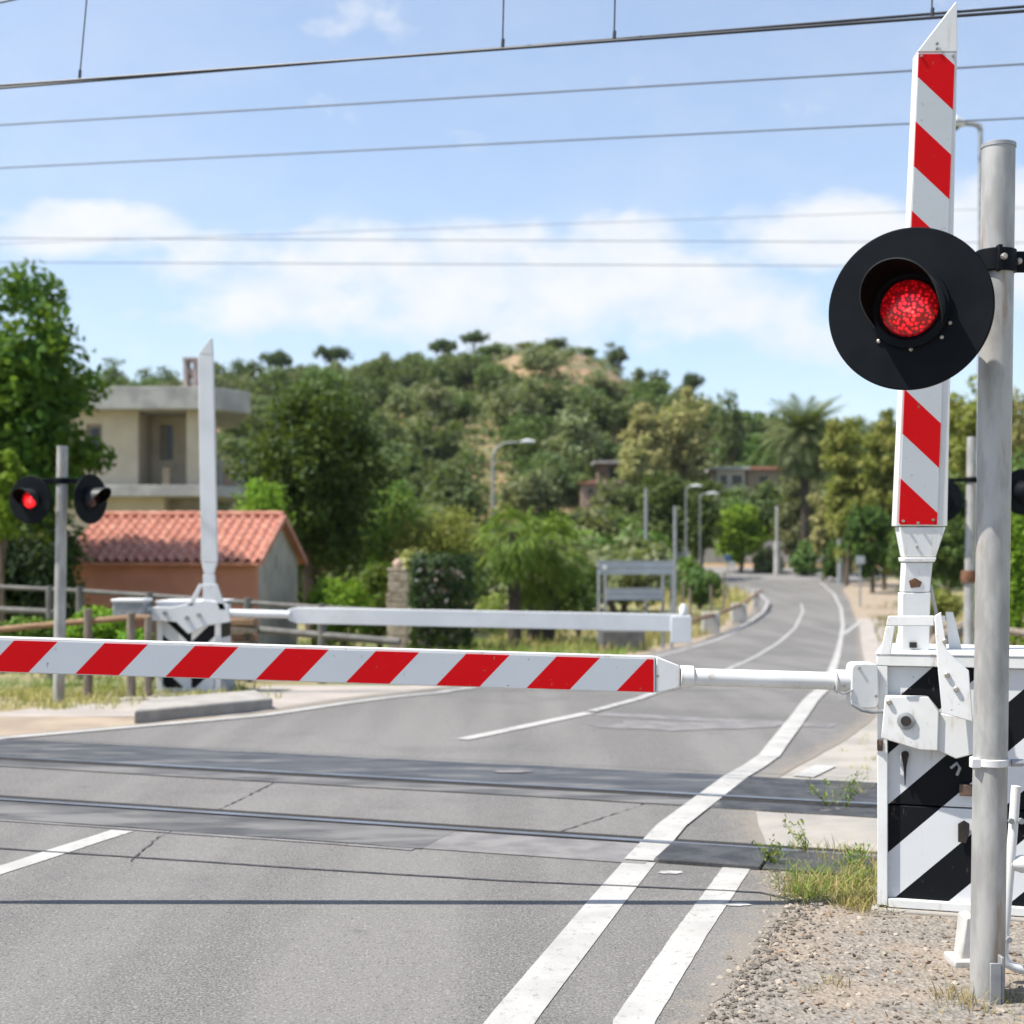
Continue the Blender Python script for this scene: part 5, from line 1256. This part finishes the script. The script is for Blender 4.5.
crest_tree(588, 350, 26, 3, 'green bush just right of the bare hilltop', 'hill_crest_tree', 246)
crest_tree(731, 384, 30, 2, 'dark tree on the low skyline left of the tall date palm', 'hill_crest_tree', 170)
crest_tree(762, 398, 34, 3, 'green tree left of the date palm crown', 'hill_crest_tree', 165)
crest_tree(822, 378, 22, 2, 'narrow dark tree on the skyline right behind the date palm', 'hill_crest_tree', 175)
crest_tree(856, 384, 34, 3, 'green tree on the skyline left of the round black board', 'hill_crest_tree', 170)
crest_tree(884, 378, 44, 0, 'dark tree on the skyline below the round black board', 'hill_crest_tree', 165)
crest_tree(912, 384, 44, 0, 'dark tree on the skyline hidden partly by the raised boom', 'hill_crest_tree', 168)
crest_tree(955, 378, 44, 0, 'dark tree on the skyline just left of the close steel pole', 'hill_crest_tree', 172)
# bushes and small trees on the flat ground before the hill
rnd = random.Random(41); flat = []
while len(flat) < 46:
    y = rnd.uniform(56, 122); pxx = rnd.uniform(150, 640); x = (pxx - CX) / F * y; s = rnd.uniform(.75, 1.15)
    if any((x - a) ** 2 + (y - b) ** 2 < (2.0 * (s + c)) ** 2 for a, b, c in flat): continue
    if -22 < x < -10 and y < 70: continue
    flat.append((x, y, s)); hill_tree(rnd.choice((0, 3, 3, 1, 4)), x, y, s, 'valley_tree', 'leafy tree among many on the flat ground between the garden hedges and hill', 'trees on the flat ground before the hill', rnd.uniform(0, 6.28), rnd.uniform(.8, 1.05))
# scrub between the hill trees
rng = np.random.default_rng(88); N_ = 9500
ys = 126 + 140 * rng.random(N_) ** .85; us = rng.uniform(-.46, .42, N_); xs = us * ys
pxs = CX + us * F; keep = []
cen = np.array([(x, y, Z(x, y) + .25) for x, y in zip(xs, ys)]); pys = HY - (cen[:, 2] - CH) / ys * F
keep = ~((pxs > 486) & (pxs < 640) & (pys < 390) & (rng.random(N_) < .74)); cen = cen[keep]
for mt_, sl in ((L_hilld, slice(0, None, 2)), (L_hillg, slice(1, None, 2))):
    pos, nor = cloud_points(rng, cen[sl], rng.uniform(.5, 2.3, len(cen[sl])), 34, .65)
    quads('hillside_scrub', pos, nor, .5 * rng.uniform(.6, 1.5, len(pos)), rng, mt_, kind='stuff')

# ------------------------------------------------------------------ grass and weeds
def blades(name, cen, spread, per, h, w, mat, seed, lean=.5, kind='stuff', stems=None):
    rng = np.random.default_rng(seed); vs = []; fs = []
    for (cx_, cy_, sc) in cen:
        for i in range(per):
            a = rng.uniform(0, 6.283); r = spread * sc * rng.random() ** .6; x = cx_ + math.cos(a) * r; y = cy_ + math.sin(a) * r
            if y > 9 and lerp_path(LEFT, y) - .5 < x < lerp_path(RIGHT, y) + (.1 if y < 16 else .5): continue
            z = Z(x, y) - .03
            hh = h * sc * rng.uniform(.45, 1.15); ld = rng.uniform(0, 6.283); le = lean * hh * rng.random(); ww = w * rng.uniform(.6, 1.2); fa_ = rng.uniform(0, 6.283)
            dx, dy = math.cos(fa_) * ww, math.sin(fa_) * ww; lx, ly = math.cos(ld) * le, math.sin(ld) * le; n0 = len(vs)
            vs += [(x - dx, y - dy, z), (x + dx, y + dy, z), (x + dx * .7 + lx * .4, y + dy * .7 + ly * .4, z + hh * .6), (x - dx * .7 + lx * .4, y - dy * .7 + ly * .4, z + hh * .6), (x + lx, y + ly, z + hh)]
            fs += [(n0, n0 + 1, n0 + 2, n0 + 3), (n0 + 3, n0 + 2, n0 + 4)]
    o = MB().add(vs, fs).build(name, mat, smooth=False); o['kind'] = kind; return o
rnd = random.Random(5)
def scat(pxr, pyr, n, s0, s1):
    out = []
    for _ in range(n):
        g_ = GP(rnd.uniform(*pxr), rnd.uniform(*pyr)); out.append((g_.x, g_.y, rnd.uniform(s0, s1)))
    return out
blades('grass', scat((790, 876), (868, 900), 24, .6, 1.2) + scat((768, 800), (848, 868), 5, .4, .8), .09, 40, .105, .003, m_grass, 1, 1.3)
blades('grass', scat((784, 880), (850, 902), 42, .5, 1.2) + scat((846, 892), (892, 910), 26, .5, .9), .10, 36, .11, .0026, m_drygrass, 2, 1.4)
blades('grass', scat((826, 874), (776, 806), 9, .6, 1.2), .07, 12, .09, .003, m_drygrass, 3, 1.0)
blades('grass', [(*GP(835, 985)[:2], .7), (*GP(810, 990)[:2], .5), (*GP(960, 1000)[:2], 1.), (*GP(975, 1008)[:2], .8), (*GP(948, 1000)[:2], .8), (*GP(1015, 1000)[:2], .8), (*GP(1018, 905)[:2], .7), (*GP(1014, 880)[:2], .7), (*GP(925, 906)[:2], .35), (*GP(940, 908)[:2], .35)], .08, 40, .10, .0022, m_drygrass, 4, 1.1)
blades('grass', scat((930, 1024), (960, 1040), 40, .3, .8), .12, 14, .07, .002, m_drygrass, 14, 1.4)
blades('grass', scat((0, 128), (690, 708), 60, .6, 1.2) + scat((90, 260), (686, 699), 60, .6, 1.2), .22, 26, .10, .006, m_drygrass, 5, 1.1)
blades('grass', scat((-20, 250), (655, 692), 80, .6, 1.2), .3, 26, .13, .007, m_grass, 6, 1.0)
blades('grass', scat((270, 660), (640, 668), 170, .7, 1.4), .7, 26, .22, .016, m_grass, 7, .7)
blades('grass', scat((480, 740), (612, 652), 220, .8, 1.4), 1.0, 24, .28, .022, m_drygrass, 8, .7)
blades('grass', scat((640, 760), (585, 606), 90, .8, 1.6), 1.6, 22, .35, .04, m_drygrass, 9, .7)
blades('grass', scat((880, 1024), (600, 672), 160, .7, 1.4), .8, 24, .26, .018, m_drygrass, 10, .7)
blades('grass', scat((890, 1024), (590, 660), 110, .7, 1.4), .8, 24, .24, .018, m_grass, 11, .7)
blades('grass', scat((700, 860), (568, 573), 60, .8, 1.4), 2.0, 22, .5, .06, m_drygrass, 12, .7)
blades('grass', scat((835, 880), (715, 770), 16, .4, .8), .10, 18, .10, .004, m_drygrass, 13, .8)
# weeds with thin stems by the near panel
def weed(px, py, h, label, seed):
    rng = np.random.default_rng(seed); g_ = GP(px, py); o = thing('tall_weed', g_, label, 'weed', 'thin weeds beside the crossing'); mb = MB(); pos = []
    for k in range(4):
        t = g_ + Vector((rng.normal() * .06, rng.normal() * .04, h * rng.uniform(.6, 1))); m_ = g_.lerp(t, .5) + Vector((rng.normal() * .02, 0, 0)); mb.tube([g_, m_, t], [.003, .002, .0012], 5)
        for q in range(16): e = g_.lerp(t, rng.uniform(.2, 1.0)); pos.append(np.array(e - g_) + rng.normal(size=3) * .014)
    mb.build('stem', m_grass, o); pos = np.array(pos); quads('leaves', pos, rng.normal(size=pos.shape), .032 * rng.uniform(.5, 1.2, len(pos)), rng, m_grass, o, .35)
weed(775, 866, .15, 'thin green weed at the end of the dark ribbed panel', 1); weed(846, 808, .20, 'tall green weed nearest the barrier box beyond the rail', 2); weed(828, 806, .17, 'short green weed left of the tall weed', 3); weed(806, 852, .15, 'wispy weed standing at the rusty rail', 4); weed(852, 868, .15, 'wispy weed in the grass clump beside the barrier box', 5)

# loose stones on the gravel verge
rng = np.random.default_rng(99); ico_v = np.array([(0, 0, 1), (.9, 0, .3), (.28, .85, .3), (-.72, .53, .3), (-.72, -.53, .3), (.28, -.85, .3), (.72, .53, -.4), (-.28, .85, -.4), (-.9, 0, -.4), (-.28, -.85, -.4), (.72, -.53, -.4)])
ico_f = [(0, 1, 2), (0, 2, 3), (0, 3, 4), (0, 4, 5), (0, 5, 1), (1, 6, 2), (2, 7, 3), (3, 8, 4), (4, 9, 5), (5, 10, 1), (2, 6, 7), (3, 7, 8), (4, 8, 9), (5, 9, 10), (1, 10, 6)]
vs = []; fs = []; cnt = 0
while cnt < 6000:
    y = rng.uniform(3.3, 6.4); x = rng.uniform(lerp_path(RIGHT, y) - .05, 3.0) if cnt > 900 else lerp_path(RIGHT, y) + rng.normal() * .045
    if rng.random() < .25 and x > lerp_path(RIGHT, y) + .5: continue
    s_ = .003 + .0125 * rng.random() ** 4; n0 = len(vs); q = ico_v * s_ * rng.uniform(.6, 1.4, (1, 3)) * np.array([1, 1, .65]) + rng.normal(size=ico_v.shape) * s_ * .12
    a = rng.uniform(0, 6.28); ca, sa = math.cos(a), math.sin(a)
    for p in q: vs.append((x + p[0] * ca - p[1] * sa, y + p[0] * sa + p[1] * ca, -.003 + s_ * .25 + p[2]))
    fs += [tuple(i + n0 for i in f_) for f_ in ico_f]; cnt += 1
vs2 = []; fs2 = []
for q_ in range(2300):
    y = rng.uniform(3.3, 6.5); x = lerp_path(RIGHT, y) + .05 + abs(rng.normal()) * .10 - .07
    if q_ > 1300: x = rng.uniform(lerp_path(RIGHT, y), 3.0)
    s_ = .003 + .008 * rng.random() ** 3; n0 = len(vs2); q = ico_v * s_ * rng.uniform(.6, 1.4, (1, 3)) * np.array([1, 1, .6])
    for p in q: vs2.append((x + p[0], y + p[1], s_ * .25 + p[2]))
    fs2 += [tuple(i + n0 for i in f_) for f_ in ico_f]
m_grit = surf('dark_grit', (.10, .088, .072), (.17, .15, .125), 30, .95, 0, 0)
MB().add(vs2, fs2).build('gravel', m_grit, smooth=False)['kind'] = 'stuff'
m_peb2, nt2, b2_ = new_mat('loose_gravel_stones')
gg = nd(nt2, 'ShaderNodeNewGeometry'); cr = mix(nt2, gg.outputs['Random Per Island'], (.14, .118, .095), (.36, .31, .25)); ln(nt2, cr, b2_.inputs['Base Color']); b2_.inputs['Roughness'].default_value = .9
MB().add(vs, fs).build('gravel', m_peb2, smooth=False)['kind'] = 'stuff'
# dead leaves and twigs on the verge
n = 1500; pos = np.stack([rng.uniform(.9, 3., n), rng.uniform(3.4, 6.3, n), np.full(n, .004)], 1); pos = pos[(pos[:, 0] > np.array([lerp_path(RIGHT, y) for y in pos[:, 1]]))]
quads('leaf_litter', pos, np.tile([0, 0, 1.], (len(pos), 1)) + rng.normal(size=pos.shape) * .45, .022 * rng.uniform(.4, 1.5, len(pos)), rng, m_litter, kind='stuff', aspect=.4)

# ------------------------------------------------------------------ air
me = bpy.data.meshes.new('haze'); mb = MB().box((0, 1270, 128), (5200, 2660, 264)); me.from_pydata(mb.v, [], mb.f)
mh = bpy.data.materials.new('pale_air'); mh.use_nodes = True; nth = mh.node_tree
for n_ in list(nth.nodes):
    if n_.type == 'BSDF_PRINCIPLED': nth.nodes.remove(n_)
pv = nd(nth, 'ShaderNodeVolumePrincipled'); pv.inputs['Color'].default_value = (.80, .88, 1.0, 1); pv.inputs['Density'].default_value = .00008; pv.inputs['Anisotropy'].default_value = .2
ln(nth, pv.outputs[0], nth.nodes['Material Output'].inputs['Volume'])
me.materials.append(mh); hz = bpy.data.objects.new('haze', me); COL.objects.link(hz); hz['kind'] = 'stuff'
